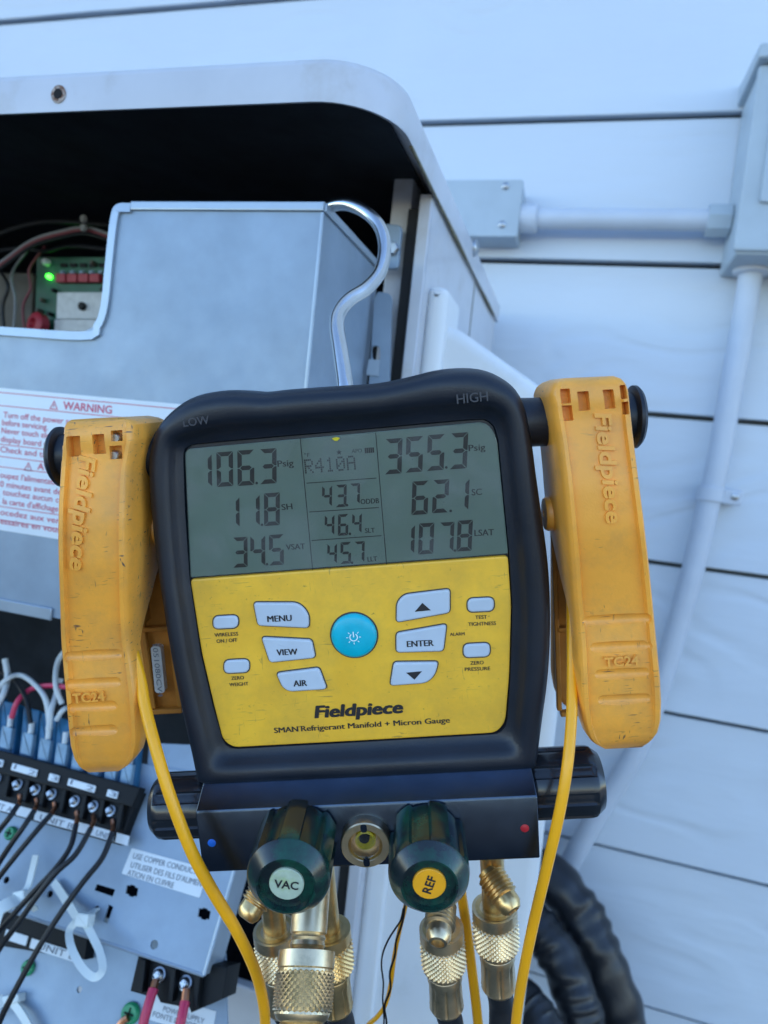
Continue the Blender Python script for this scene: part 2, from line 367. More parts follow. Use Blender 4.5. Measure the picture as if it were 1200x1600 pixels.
M['dye'] = pm('yellow_dye', (.62, .50, .01), .3)
M['label'] = pm('white_label', (.70, .76, .80), .45, var=.03)
M['red_ink'] = pm('red_print', (.60, .11, .17), .6)
M['grey_ink'] = pm('grey_print', (.16, .19, .23), .6)
M['wire_black'] = pm('black_wire', (.007, .008, .011), .42, spec=.35)
M['wire_white'] = pm('white_wire', (.55, .60, .62), .5)
M['wire_red'] = pm('red_wire', (.52, .03, .09), .4)
M['wire_shaded_red'] = pm('shaded_red_wire', (.16, .03, .04), .5)  # red darkened to carry the dimness of the recess
M['wire_shaded_grey'] = pm('shaded_grey_wire', (.20, .21, .22), .5)  # clips and wires toned down, the shade of the recess put into their colour
M['copper'] = pm('copper', (.60, .26, .14), .35, metal=1.)
M['tie'] = pm('white_nylon', (.66, .72, .70), .4, var=.04)
M['blue_part'] = pm('blue_connector', (.02, .13, .26), .4, var=.2, vscale=80)
M['pale_plug'] = pm('pale_blue_plug', (.22, .34, .44), .45, var=.2, vscale=90)
M['term'] = pm('black_terminal', (.005, .006, .007), .5, spec=.22)
M['pcb'] = pm('green_board', (.005, .085, .045), .5, var=.3, vscale=60)
M['pcb_red'] = pm('dark_red_relay', (.32, .015, .03), .5)
M['pcb_white'] = pm('white_module', (.58, .60, .60), .6, var=.1, vscale=160)
M['green_led'] = pm('lit_green_led', (.05, .9, .1), .3, emit=(.04, 1., .03, 3.0))
M['brown'] = pm('brown_part', (.07, .06, .045), .6, var=.3, vscale=30)
M['green_screw'] = pm('green_screw', (.02, .28, .12), .4)
M['ground'] = pm('dry_ground', (.085, .085, .078), .95, var=.4, vscale=3, bump=.5, bscale=30)

# ------------------------------------------------------------------ ground and the house wall
g = MB(); g.add([(-60, -60, 0), (60, -60, 0), (60, 60, 0), (-60, 60, 0)], [(0, 1, 2, 3)])
setting('ground', g, M['ground'])

# siding: the butt lines measured in the photograph, carried on up and down at the same exposure
k = YW / .95
butts = [(z - 1.3) * k + 1.3 for z in (1.952, 1.770, 1.5865, 1.3965, 1.2055, 1.0105, .812, .6065)]
e = .215
while butts[-1] > .25: butts.append(butts[-1] - e)
top = [butts[0] + e * i for i in range(24, 0, -1)]  # unseen upper rows, carried high to block the sun and shade the ground
butts = top + butts
wall = thing('house_wall', 'pale blue lap siding wall of the house behind everything', 'wall', WALL, (0, .1, 0))
w_mb = MB().box((-4.2, .1, -.12), (3.6, butts[0] + .2, -.016)); part('sheathing', w_mb, M['sheath'], wall)
for i, z in enumerate(butts):
    zt = butts[i - 1] - .0070 if i else z + e
    b = MB(); T, t0 = .0080, .0020                            # a tapering board: thick at its butt, thin at its top; dark sheathing in the slot above stands for lap shadow
    prof = [(z, T - .0145), (z, T - .001), (z + .001, T), (zt, t0), (zt, t0 - .013)]
    b.rings([[(x, p[0], p[1]) for p in prof] for x in (-4.2, 3.6)])
    o = part('siding_board', b, M['siding'], wall)

# ------------------------------------------------------------------ electrical boxes and conduit on the wall
def wall_box(fr, px, w1, w0=0.006, r=.004):
    return MB().prism(rpoly(P2(fr, px, w1), r), w0, w1, .003)
jb = thing('junction_box', 'grey square junction box on the siding, half hidden by the cabinet lid', 'electrical box', WALL, WALL.loc(750, 369, .0))
W1 = .062
q = P2(WALL, [(806, 369), (812, 281)], W1); X1 = q[0][0] + .001; zb, ztp = q[0][1], q[1][1]; X0 = X1 - .155
part('box_body', MB().prism(rpoly([(X0, zb), (X1, zb), (X1, ztp), (X0, ztp)], .004), .006, W1 - .004, .002), M['box'], jb)
part('cover', MB().prism(rpoly([(X0 - .001, zb - .001), (X1 + .001, zb - .001), (X1 + .001, ztp + .001), (X0 - .001, ztp + .001)], .005), W1 - .004, W1, .0015), M['box'], jb)
for p in ((790, 291), (784.5, 351)):
    c = WALL.loc(*p, W1); part('screw', MB().lathe([(.0052, -.001), (.0052, .0015), (.003, .0032), (.0001, .0035)], c, (0, 0, 1), 16), M['zinc'], jb)
cz = WALL.loc(960, 343, .04)
cp = thing('horizontal_conduit', 'short horizontal grey conduit between the two wall boxes', 'conduit', WALL, (cz[0], cz[1] - .017, .04))
xe = WALL.loc(1142, 346, .04)[0]
part('pipe', MB().lathe([(.0145, 0), (.0145, xe - X1)], (X1, cz[1], .04), (1, 0, 0), 24), M['pvc'], cp)
part('connector', MB().lathe([(.021, 0), (.022, .002), (.022, .028), (.0175, .031)], (xe - .030, cz[1], .04), (1, 0, 0), 8), M['box'], cp)
part('connector', MB().lathe([(.020, 0), (.020, .022), (.0168, .025)], (X1 + .0005, cz[1], .04), (1, 0, 0), 24), M['pvc'], cp)
WD = .11
xl = WALL.loc(1147, 380, WD)[0]; zbt = WALL.loc(1150, 391, WD)[1]; zt2 = WALL.loc(1185, 97, WD)[1]; zhd = WALL.loc(1185, 76, WD + .012)[1]
db = thing('disconnect_box', 'tall grey disconnect box cut by the right edge of the photo', 'electrical box', WALL, (xl + .11, zbt, 0))
part('box_body', MB().prism(rpoly([(xl + .004, zbt - .003), (xl + .22, zbt - .003), (xl + .22, zt2), (xl + .004, zt2)], .004), .006, WD - .006, .002), M['box'], db)
part('cover', MB().prism(rpoly([(xl, zbt), (xl + .224, zbt), (xl + .224, zt2 - .003), (xl, zt2 - .003)], .005), WD - .0055, WD, .003), M['box'], db)
hd = MB().add([(xl - .004, zt2 - .001, .006), (xl + .228, zt2 - .001, .006), (xl + .228, zt2 + .028, .006), (xl - .004, zt2 + .028, .006),
               (xl - .004, zt2 - .001, WD + .012), (xl + .228, zt2 - .001, WD + .012), (xl + .228, zt2 + .016, WD + .012), (xl - .004, zt2 + .016, WD + .012)],
              [(0, 3, 2, 1), (4, 5, 6, 7), (0, 1, 5, 4), (1, 2, 6, 5), (2, 3, 7, 6), (3, 0, 4, 7)])
part('rain_hood', hd, M['box'], db, bevel=.002)
hp = WALL.loc(1199, 220, WD)
part('handle_plate', MB().prism(rpoly([(hp[0], hp[1] - .075), (hp[0] + .06, hp[1] - .075), (hp[0] + .06, hp[1] + .07), (hp[0], hp[1] + .07)], .006), WD + .0003, WD + .005, .002), M['box'], db)
vp = [(1171.5, 440), (1158, 522), (1141, 615), (1125, 707), (1106, 790), (1084, 885), (1064, 960), (1042, 1035), (1012, 1130), (985, 1190), (950, 1245), (915, 1305), (880, 1365), (845, 1420)]
vpts = [WALL.loc(x, y, .040) for x, y in vp]; vpts[0][1] += .02
vc = thing('bent_conduit', 'white conduit dropping from the disconnect box and bending left behind the gauge', 'conduit', WALL, vpts[-1] - np.array([0, .017, 0]))
part('pipe', MB().tube(vpts, .0149, 20, 5), M['pvc'], vc)
dv = vpts[0] - vpts[1]; dv /= np.linalg.norm(dv)
part('connector', MB().lathe([(.0175, 0), (.0222, .003), (.0228, .006), (.0228, .026), (.021, .028), (.021, .042)], vpts[0] - dv * .012, (0, 1, 0), 24), M['pvc'], vc)
sp = WALL.loc(1110, 772, .040)
st = part('strap', MB().lathe([(.0165, -.010), (.0178, -.009), (.0178, .009), (.0165, .010)], sp, dv, 24), M['pvc'], vc)
stp = MB().prism(rpoly([(sp[0] + .014, sp[1] - .012), (sp[0] + .04, sp[1] - .012), (sp[0] + .04, sp[1] + .010), (sp[0] + .014, sp[1] + .010)], .006), .009, .045, .003)
part('strap_tab', stp, M['pvc'], vc)
part('screw', MB().lathe([(.005, 0), (.005, .002), (.001, .0035)], (sp[0] + .030, sp[1], .0452), (0, 0, 1), 12), M['zinc'], vc)

# ------------------------------------------------------------------ insulated refrigerant lines
def insulated(name, px, depth, wid, label, seed):
    rn = random.Random(seed); pts = [at(x, y, d) for (x, y), d in zip(px, depth)]
    r0 = wid / 2 * np.mean(depth) / F; ph = [rn.uniform(0, 6) for _ in range(4)]
    def rf(t, a):
        return r0 * (1 + .06 * math.sin(t * 105 + 2.6 * math.sin(t * 17 + ph[2]) + 1.2 * math.sin(a + ph[0]) + ph[1]) * (.6 + .4 * math.sin(a * 2 + t * 9 + ph[2])) + .03 * math.sin(3 * a + t * 30 + ph[3]) + .03 * math.sin(t * 47 + 2 * a + ph[0]))
    return solo(name, MB().tube(pts, 0, 28, 14, rf), M['foam'], label, 'pipe', 'insulated pipes under the cabinet', 60)
insulated('insulated_pipe', [(770, 1345), (815, 1352), (862, 1372), (905, 1425), (940, 1500), (968, 1580), (985, 1660), (995, 1760)], [.98, .95, .92, .90, .88, .87, .86, .86], 70,
          'black insulated pipe, outermost of the bundle at the lower right', 1)
insulated('insulated_pipe', [(760, 1420), (805, 1432), (845, 1455), (876, 1500), (900, 1560), (915, 1630), (925, 1740)], [.92, .89, .87, .85, .83, .82, .82], 66,
          'black insulated pipe, middle of the bundle at the lower right', 2)
insulated('insulated_pipe', [(740, 1540), (785, 1552), (825, 1580), (850, 1630), (865, 1740)], [.86, .83, .80, .78, .78], 72,
          'black insulated pipe, lowest and nearest of the bundle, beside the yellow cable', 3)

# ------------------------------------------------------------------ outdoor unit
def XZ(x, y, Y): p = UNIT.loc(x, y, YU - Y); return p[0], p[1]
unit = thing('outdoor_unit', 'opened cream air conditioner cabinet with its electrical compartment exposed', 'air conditioner', UNIT, (-.5, 0, -.3))
ZT, ZB = XZ(550, 82, .40)[1], XZ(525, 157, .40)[1]
XS = -.1325; YR = 1.0
def Uw(Y): return YU - Y
# lid: plan outline with a round corner, a top skin and a skirt with thickness
def plan(off, rad=.05):
    x1, y0 = XS - off, .40 + off; rr = rad - off; pts = [(-1.05 + off, y0)]
    for i in range(13):
        a = -math.pi / 2 + i / 12 * math.pi / 2; pts.append((x1 - rr + rr * math.cos(a), y0 + rr + rr * math.sin(a)))
    pts += [(x1, YR - off), (-1.05 + off, YR - off)]; return pts
def ringz(off, z): return [(x, z, Uw(y)) for x, y in plan(off)]
lid = MB().rings([ringz(.0035, ZB + .001), ringz(0, ZB), ringz(0, ZT - .006), ringz(.0018, ZT - .0018), ringz(.006, ZT), ringz(.02, ZT + .0015)], cap0=False)
lid.rings([ringz(.0035, ZB + .001), ringz(.0035, ZT - .006)], cap0=False, cap1=True)
o = part('top_cover', lid, M['cream'], unit, sharp=50)
gp = [(x, ZB - .0006, Uw(y)) for x, y in plan(.0012)][13:15]
part('grime_line', MB().tube([(XS - .001, ZB - .0003, Uw(.46 + i * .045)) for i in range(12)], .0014, 6, 1,
     lambda t, a: .0014 * (1 + .5 * math.sin(t * 37) * math.sin(t * 91))), M['grime'], unit)
hx, hz = XZ(92, 147.5, .40)
part('screw_hole_rim', MB().lathe([(.0058, 0), (.0060, .0006), (.0035, .0008)], (hx, hz, 0), (0, 0, 1), 24), M['rust'], unit)
part('screw_hole', MB().lathe([(.0034, 0), (.0034, .0012)], (hx, hz, 0), (0, 0, 1), 20), M['dark'], unit)
s0 = UNIT.of(CAM + ray(742, 388) * ((XS + .001) / ray(742, 388)[0]))
part('screw', MB().lathe([(.0085, 0), (.0085, .002), (.005, .005), (.0005, .006)], (XS, s0[1], s0[2]), (1, 0, 0), 16), M['zinc'], unit)
# side panel with its turned front flange
YP = .545
zP = ZB + .002
part('side_panel', MB().box((XS - .0045, .09, Uw(YP + .004)), (XS - .0035, zP, Uw(YR - .008))), M['cream'], unit)
x0 = XZ(641, 450, YP)[0]
part('side_flange', MB().box((x0, .09, Uw(YP + .0038)), (XS - .0035, zP, Uw(YP))), M['cream'], unit, bevel=.0012)
part('seam_line', MB().box((XS - .0034, .09, Uw(.785)), (XS - .0030, ZB - .002, Uw(.788))), M['grime'], unit)
part('gasket', MB().box((XZ(628, 450, YP + .01)[0], .09, Uw(YP + .025)), (x0 - .0003, ZB - .008, Uw(YP + .005))), M['gasket'], unit)
xa, xb = XZ(598, 450, YP + .012)[0], XZ(629, 450, YP + .012)[0]
ztop = XZ(640, 236, YP + .012)[1]
post = MB().prism(rpoly([(xa, .09), (xb, .09), (xb, ztop), (xa, ztop)], [0, 0, .003, .012]), Uw(YP + .04), Uw(YP + .012), .002)
part('corner_post', post, M['cream'], unit)
# compartment lining
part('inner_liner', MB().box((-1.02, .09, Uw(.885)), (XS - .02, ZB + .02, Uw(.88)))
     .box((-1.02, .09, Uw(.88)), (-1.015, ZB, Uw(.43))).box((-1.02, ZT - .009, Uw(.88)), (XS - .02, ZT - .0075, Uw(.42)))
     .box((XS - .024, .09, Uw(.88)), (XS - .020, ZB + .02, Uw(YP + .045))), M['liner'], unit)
part('left_side_panel', MB().box((-1.047, .09, Uw(.99)), (-1.043, zP, Uw(.43))), M['cream'], unit)
part('rear_panel', MB().box((-1.04, .09, Uw(.995)), (XS - .006, zP, Uw(.991))), M['cream'], unit)
part('lower_front_panel', MB().box((-1.04, .09, Uw(.56)), (XS - .05, .80, Uw(.55))), M['cream'], unit, bevel=.002)
for fx in (-.9, -.25):
    part('foot', MB().box((fx - .04, 0, Uw(.97)), (fx + .04, .088, Uw(.57))), M['galv'], unit, bevel=.003)
# service valve cover on the right-hand side
YC = .575
vcov = rpoly(P2(UNIT, [(668, 500), (716, 512), (925, 660), (873, 1100), (800, 1740), (515, 1740)], Uw(YC)), [.004, .006, .02, 0, .01, .01])
part('valve_cover', MB().prism(vcov, Uw(.93), Uw(YC), .010, 4), M['white'], unit, sharp=50)
pil = rpoly([(XZ(664, 480, .568)[0], .45), (XZ(706, 480, .568)[0], .45), (XZ(703, 450, .568)[0], XZ(690, 447, .568)[1]), (XZ(668, 450, .568)[0], XZ(690, 447, .568)[1])], [0, 0, .012, .008])
part('valve_cover_rib', MB().prism(pil, Uw(.62), Uw(.565), .008, 4), M['white'], unit, sharp=50)
part('grime_line', MB().box((pil[0][0] - .0016, .45, Uw(.569)), (pil[0][0] + .0004, XZ(667, 462, .568)[1], Uw(.566))), M['grime'], unit)
# control box: front sheet with its cut-out, side sheet, floor and back
YB = .42
zbx = XZ(300, 317.5, YB)[1]
xr = XZ(505, 330, YB)[0]
front = [(-.9, XZ(0, 947, YB)[1]), (xr, XZ(0, 947, YB)[1] - .001), (xr, zbx)]
ct = P2(UNIT, [(205, 317), (185, 322), (176, 342), (168, 410), (161, 478), (150, 508), (128, 520)], Uw(YB))
front += ct + [(-.9, ct[-1][1])]
bx = part('control_box', MB().prism(front, Uw(YB + .0012), Uw(YB)), M['galv'], unit)
yB2 = .548
part('control_box_side', MB().box((xr - .0012, front[0][1], Uw(yB2)), (xr, zbx - .0005, Uw(YB + .0013))), M['galv'], unit)
part('control_box_floor', MB().box((-.9, front[0][1] - .0012, Uw(.654)), (xr, front[0][1], Uw(YB + .0013))), M['galv'], unit)
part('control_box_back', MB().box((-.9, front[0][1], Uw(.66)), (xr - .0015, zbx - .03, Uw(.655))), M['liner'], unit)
# folded rims
rimt = [(ct[0][0] + .001, zbx - .0052), (xr + .0008, zbx - .0052), (xr + .0008, zbx + .0006), (ct[0][0] + .001, zbx + .0006)]
part('folded_rim', MB().prism(rimt, Uw(YB) + .0002, Uw(YB) + .0022, .0009), M['galv_edge'], unit)
rp = smooth([(*p, 0) for p in [(ct[0][0] + .001, zbx - .0012)] + ct[1:-1] + [ct[-1], (ct[-1][0] - .10, ct[-1][1]), (-.88, ct[-1][1])]], 4)
inn = []; outr = []
for i in range(len(rp)):
    t = rp[min(i + 1, len(rp) - 1)] - rp[max(i - 1, 0)]; t = t / np.linalg.norm(t); n = np.array([-t[1], t[0]])
    outr.append(rp[i][:2] - n * .0006); inn.append(rp[i][:2] + n * .0056)
strip = MB(); K = len(rp)
rs = [[(*outr[i], Uw(YB) + .0002), (*outr[i], Uw(YB) + .0019), (*inn[i], Uw(YB) + .0023), (*inn[i], Uw(YB) + .0002)] for i in range(K)]
strip.rings(rs); part('folded_rim', strip, M['galv_edge'], unit, sharp=25)
part('folded_rim', MB().box((xr + .0002, zbx - .0052, Uw(yB2)), (xr + .0020, zbx + .0004, Uw(YB) - .0002)), M['galv_edge'], unit, bevel=.0005)
part('folded_rim', MB().box((-.9, front[0][1] - .003, Uw(YB) + .0002), (XZ(83, 960, YB)[0], front[0][1] + .0065, Uw(YB) + .0022)), M['galv_edge'], unit, bevel=.0008)
part('folded_edge', MB().tube([(xr - .0002, front[0][1], Uw(YB) + .0001), (xr - .0002, zbx - .006, Uw(YB) + .0001)], .0013, 8, 1), M['galv_edge'], unit)
# slotted bracket and bolt plate beside the box
ybk = .535
bk = rpoly(P2(UNIT, [(566, 760), (604, 760), (612, 458), (590, 456), (585, 470)], Uw(ybk)), [0, 0, .006, .002, 0])
ob = part('slotted_bracket', MB().prism(bk, Uw(ybk + .003), Uw(ybk)), M['galv'], unit)
sl = rpoly(P2(UNIT, [(581, 563), (595, 563), (594, 540), (580, 540)], Uw(ybk)), .004)
cut(ob, MB().prism(sl, Uw(ybk + .01), Uw(ybk - .01)))
part('bracket_tab', MB().prism(P2(UNIT, [(573, 586), (592, 588), (594, 563), (577, 562)], Uw(ybk)), Uw(ybk) + .0002, Uw(ybk) + .0014), M['galv_edge'], unit)
bp = rpoly(P2(UNIT, [(594, 420), (622, 420), (628, 352), (600, 348)], Uw(.54)), .004)
part('bolt_plate', MB().prism(bp, Uw(.544), Uw(.54), .001), M['galv'], unit)
bc = UNIT.loc(614, 390, Uw(.54)); part('bolt', MB().lathe([(.0055, 0), (.0055, .004), (.0045, .005)], bc, (0, 0, 1), 6), M['zinc'], unit)
# circuit board behind the cut-out
yp = .60
pc = P2(UNIT, [(58, 402), (180, 402), (180, 530), (54, 530)], Uw(yp))
pcb = part('circuit_board', MB().prism(pc, Uw(yp + .0016), Uw(yp)), M['pcb'], unit)
def onb(name, px, h, mat, r=.0005, parent=pcb, y=yp): return part(name, MB().prism(rpoly(P2(UNIT, px, Uw(y)), r), Uw(y) + .0001, Uw(y) + h, min(r, h * .4)), mat, parent)
for i in range(4): onb('relay', [(93 + i * 17.5, 443), (108 + i * 17.5, 443), (108 + i * 17.5, 430), (93 + i * 17.5, 430)], .006, M['pcb_red'])
for i in range(5): onb('contact_pin', [(98 + i * 15, 429), (104 + i * 15, 428), (103 + i * 15, 424), (97 + i * 15, 425)], .004, M['pale_plug'])
for i in range(5): onb('chip', [(96 + i * 15, 418), (106 + i * 15, 418), (106 + i * 15, 412), (96 + i * 15, 412)], .002, M['term'])
onb('white_module', [(94, 500), (170, 500), (170, 459), (96, 459)], .006, M['pcb_white'])
onb('white_module', [(92, 520), (170, 520), (170, 501.5), (93, 501.5)], .007, M['pcb_white'])
c = UNIT.loc(130, 479, Uw(yp) + .0062); part('rotary_dial', MB().lathe([(.0042, 0), (.0042, .003), (.003, .004), (.0003, .004)], c, (0, 0, 1), 16), M['term'], pcb)
c = UNIT.loc(75, 411, Uw(yp)); part('standoff', MB().lathe([(.0038, 0), (.0038, .005), (.002, .007), (.0003, .007)], c, (0, 0, 1), 16), M['wire_white'], pcb)
c = UNIT.loc(79, 433, Uw(yp)); part('status_light', MB().lathe([(.0026, 0), (.0026, .003), (.0017, .0048), (.0003, .0052)], c, (0, 0, 1), 16), M['green_led'], pcb)
part('brown_capacitor', MB().prism(rpoly(P2(UNIT, [(-20, 530), (48, 530), (52, 425), (-20, 425)], Uw(.60)), .006), Uw(.62), Uw(.60), .003), M['brown'], unit)
c = UNIT.loc(51, 505, Uw(.58)); part('red_transformer', MB().lathe([(.010, -.012), (.0125, -.010), (.0125, -.002), (.010, 0), (.006, .0005), (.004, -.004), (.0005, -.004)], c, (-.25, .1, 1), 24), M['pcb_red'], unit)
for dy, mt in ((0, 'wire_shaded_red'), (-4, 'wire_shaded_grey'), (5, 'wire_black')):
    part('internal_wire', MB().tube([UNIT.loc(x, y + dy, Uw(.57)) for x, y in ((-20, 430), (10, 408), (50, 380), (95, 366), (135, 360), (175, 372))], .0018, 8, 5), M[mt], unit)
part('cable_clip', MB().lathe([(.003, 0), (.004, .002), (.003, .004)], UNIT.loc(133, 357, Uw(.565)), (0, 0, 1), 12), M['wire_shaded_grey'], unit)
part('cable_clip', MB().lathe([(.003, 0), (.004, .002), (.003, .004)], UNIT.loc(133, 343, Uw(.565)), (0, 0, 1), 12), M['wire_shaded_grey'], unit)

for i, (x, y) in enumerate(((70, 470), (82, 492), (66, 487), (88, 455), (150, 413), (166, 455))):
    c = UNIT.loc(x, y, Uw(yp)); part('capacitor', MB().lathe([(.0022, 0), (.0022, .005 + .001 * (i % 3)), (.0016, .0062 + .001 * (i % 3)), (.0001, .0062 + .001 * (i % 3))], c, (0, 0, 1), 12), M['term' if i % 2 else 'brown'], pcb)
for pts, mt, r in (([(-20, 395), (30, 388), (70, 392), (110, 384), (175, 390)], 'wire_black', .0024), ([(-20, 372), (40, 352), (90, 346), (175, 352)], 'wire_black', .003), ([(20, 530), (24, 470), (18, 430), (40, 395), (60, 372)], 'wire_shaded_grey', .0014),
                   ([(40, 530), (36, 480), (48, 450), (46, 420), (70, 385)], 'wire_shaded_red', .0014), ([(8, 530), (4, 480), (12, 445), (-10, 410)], 'wire_black', .0018)):
    part('internal_wire', MB().tube([UNIT.loc(x, y, Uw(.585)) for x, y in pts], r, 8, 5), M[mt], unit)

# warning label
yl = Uw(YB) + .0003
lab = rpoly(P2(UNIT, [(-120, 819), (300, 872), (315, 634), (-120, 596)], yl), .002)
zl0 = XZ(0, 828, YB)[1]; zl1 = XZ(0, 606, YB)[1]
lx0, lx1 = XZ(-110, 700, YB)[0], XZ(285, 640, YB)[0]
wl_ = part('warning_label', MB().prism(rpoly([(lx0, zl0), (lx1, zl0), (lx1, zl1), (lx0, zl1)], .002), yl - .0002, yl), M['label'], unit)
tx = MB()
def lline(x0_, y0_, x1_, s, cap=9, bold=.01):                 # a printed line that keeps level on the label
    a = UNIT.loc(x0_, y0_, yl + .0002); bq = UNIT.loc(x1_, y0_, yl + .0002)
    v, f = text_geo(s, bold); X0_, X1_ = v[:, 0].min(), v[:, 0].max(); L_ = bq[0] - a[0]; ch = cap * UNIT.scale(x0_, y0_, yl) / .7
    tx.add([(a[0] + (p[0] - X0_) / (X1_ - X0_) * L_, a[1] + p[1] * ch, yl + .0002) for p in v], f)
def rule(y0_, x0_=-110, x1_=283):
    a = UNIT.loc(0, y0_, yl + .0002); tx.add([(lx0 + .002, a[1] - .0003, yl + .0002), (lx1 - .002, a[1] - .0003, yl + .0002), (lx1 - .002, a[1] + .0003, yl + .0002), (lx0 + .002, a[1] + .0003, yl + .0002)], [(0, 1, 2, 3)])
for yy in (613, 633.5, 694, 713, 729, 791, 812): rule(yy)
lline(98, 639, 175, 'WARNING', 12, .02)
lline(5, 652, 245, 'Turn off the power supply and wait 10 minutes', 9)
lline(3, 664, 75, 'before servicing.', 9)
lline(2, 676.5, 170, 'Never touch electrical parts or the', 9)
lline(1, 690, 150, 'display board while energized.', 9)
lline(0, 706, 130, 'Check and take care of', 9)
lline(58, 733, 170, 'AVERTISSEMENT', 10, .02)
lline(0, 746, 170, "oupez l'alimentation electrique et", 9)
lline(0, 760, 150, '0 minutes avant de proceder', 9)
lline(4, 773, 150, 'touchez aucun composant', 9)
lline(4, 787, 160, "la carte d'affichage ou les pieces", 9)
lline(0, 804, 150, 'ocedez aux verifications', 9)
lline(0, 818, 150, 'essaires en vous referant', 9)
def tri(cx_, cy_, r):
    a = UNIT.loc(cx_, cy_, yl + .0002); r = r * UNIT.scale(cx_, cy_, yl)
    o_ = [(a[0] + r * math.cos(t), a[1] + r * math.sin(t)) for t in (math.pi / 2, math.pi * 7 / 6, math.pi * 11 / 6)]
    i_ = [(a[0] + .68 * r * math.cos(t), a[1] + .68 * r * math.sin(t)) for t in (math.pi / 2, math.pi * 7 / 6, math.pi * 11 / 6)]
    tx.add([(*p, yl + .0002) for p in o_ + i_], [(0, 1, 4, 3), (1, 2, 5, 4), (2, 0, 3, 5)])
    tx.add([(a[0] - r * .07, a[1] - r * .1, yl + .0002), (a[0] + r * .07, a[1] - r * .1, yl + .0002), (a[0] + r * .07, a[1] + r * .4, yl + .0002), (a[0] - r * .07, a[1] + r * .4, yl + .0002)], [(0, 1, 2, 3)])
tri(84, 635, 9.5); tri(44, 731, 9.5)
part('printed_text', tx, M['red_ink'], wl_)

# ---- terminal bracket: a galvanised plate leaning out, in its own slanted frame (children of the unit, placed through the frame)
PM = (UNIT.matrix() @ Matrix.Translation(Vector((-.5, 0, -.3)))).inverted() @ PL.matrix()
def ppart(name, mb, mat, parent=None, **k):
    o = part(name, mb, mat, None, **k)
    if parent is None: o.parent = unit; o.matrix_local = PM
    else: o.parent = parent
    return o
def pl(px, w=0): return P2(PL, px, w)
plate_px = [(-80, 1391), (318, 1524), (372, 1338), (405, 1225), (-80, 1140)]
plate = ppart('terminal_plate', MB().prism(pl(plate_px), -.0015, 0), M['galv'])
holes = MB()
for hpx in ([(147, 1391), (176, 1401), (180, 1390), (151, 1381)], [(161, 1440), (168, 1443), (177, 1417), (170, 1413)]):
    holes.prism(pl(hpx), -.01, .01)
def plus(cx_, cy_, s=9):
    o_ = []
    for dx, dy in ((-.45, -1), (.45, -1), (.45, -.75), (1, -.75), (1, .75), (.45, .75), (.45, 1), (-.45, 1), (-.45, .75), (-1, .75), (-1, -.75), (-.45, -.75)): o_.append((cx_ + dx * s + dy * -1.5, cy_ + dy * s + dx * 2.5))
    return o_
holes.prism(pl(plus(206, 1392)), -.01, .01); holes.prism(pl(plus(319, 1428)), -.01, .01)
for cx_, cy_, r in ((241, 1476, 6.5), (10, 1375, 5), (78, 1397, 5), (151, 1420, 4.5)):
    c = PL.loc(cx_, cy_, 0); holes.prism(circ(c, r * PL.scale(cx_, cy_), 14), -.01, .01)
cut(plate, holes)
sideq = [PL.loc(318, 1524, 0), PL.loc(372, 1338, 0), PL.loc(405, 1225, 0)]
fl = MB(); fl.add([sideq[0] + np.array([0.0002, 0, -.0002]), sideq[2] + np.array([.0002, 0, -.0002]), sideq[2] + np.array([.0002, 0, -.03]), sideq[0] + np.array([.0002, 0, -.03]),
                   sideq[0] + np.array([-.0012, 0, -.0016]), sideq[2] + np.array([-.0012, 0, -.0016]), sideq[2] + np.array([-.0012, 0, -.03]), sideq[0] + np.array([-.0012, 0, -.03])],
                  [(0, 1, 2, 3), (7, 6, 5, 4), (0, 4, 5, 1), (3, 2, 6, 7), (0, 3, 7, 4), (1, 5, 6, 2)])
ppart('plate_flange', fl, M['galv_edge'])
ppart('folded_edge', MB().tube([PL.loc(-80, 1391, 0) + np.array([0, 0, -.0006]), PL.loc(318, 1524, 0) + np.array([0, 0, -.0006])], .0014, 8, 1), M['galv_edge'])
ppart('folded_edge', MB().tube([sideq[0] + np.array([0, 0, -.0006]), sideq[2] + np.array([0, 0, -.0006])], .0014, 8, 1), M['galv_edge'])
# copper-conductor label
cl = ppart('conductor_label', MB().prism(rpoly(pl([(190, 1365), (312, 1403), (326, 1358), (206, 1325)], .0002), .0012), .0001, .0004), M['label'])
tm = MB()
text(tm, PL, 'USE COPPER CONDUCTORS', (207, 1341), (324, 1371), 8, .0006, .012)
text(tm, PL, "UTILISER DES FILS D'ALIMENT", (203, 1355), (320, 1387), 8, .0006, .012)
text(tm, PL, 'ATION EN CUIVRE', (198, 1367), (270, 1388), 8, .0006, .012)
ppart('printed_text', tm, M['grey_ink'], cl)
# main terminal block
tb = ppart('terminal_block', MB().prism(pl([(-60, 1250), (196, 1321), (210, 1285), (228, 1240), (-60, 1165)], .001), .0002, .010, .001), M['term'])
tb2 = ppart('terminal_block_step', MB().prism(pl([(-60, 1192), (212, 1262), (226, 1232), (-60, 1156)], .012), .0101, .018, .001), M['term'])
lb = MB()
strip_px = [((-30, 1243), (21, 1257)), ((25, 1258.5), (49, 1265)), ((53, 1266), (116, 1283)), ((120, 1284.5), (137, 1289)), ((141, 1290), (176, 1300)), ((180, 1301), (199, 1306.5))]
for (a0, a1), (b0, b1) in strip_px:
    q = ppart('marker_strip', MB().prism(pl([(a0, a1 + 15), (b0, b1 + 15), (b0 + 3, b1), (a0 + 3, a1)], .011), .0101, .0113), M['label'])
    s = {53: 'UNIT B', 141: 'UNIT', -30: 'UNIT A'}.get(a0)
    if s:
        t_ = MB(); text(t_, PL, s, (a0 + 8, a1 + 14.5), (b0 - 4, b1 + 13), 8, .0116, .01); ppart('printed_text', t_, M['grey_ink'], q)
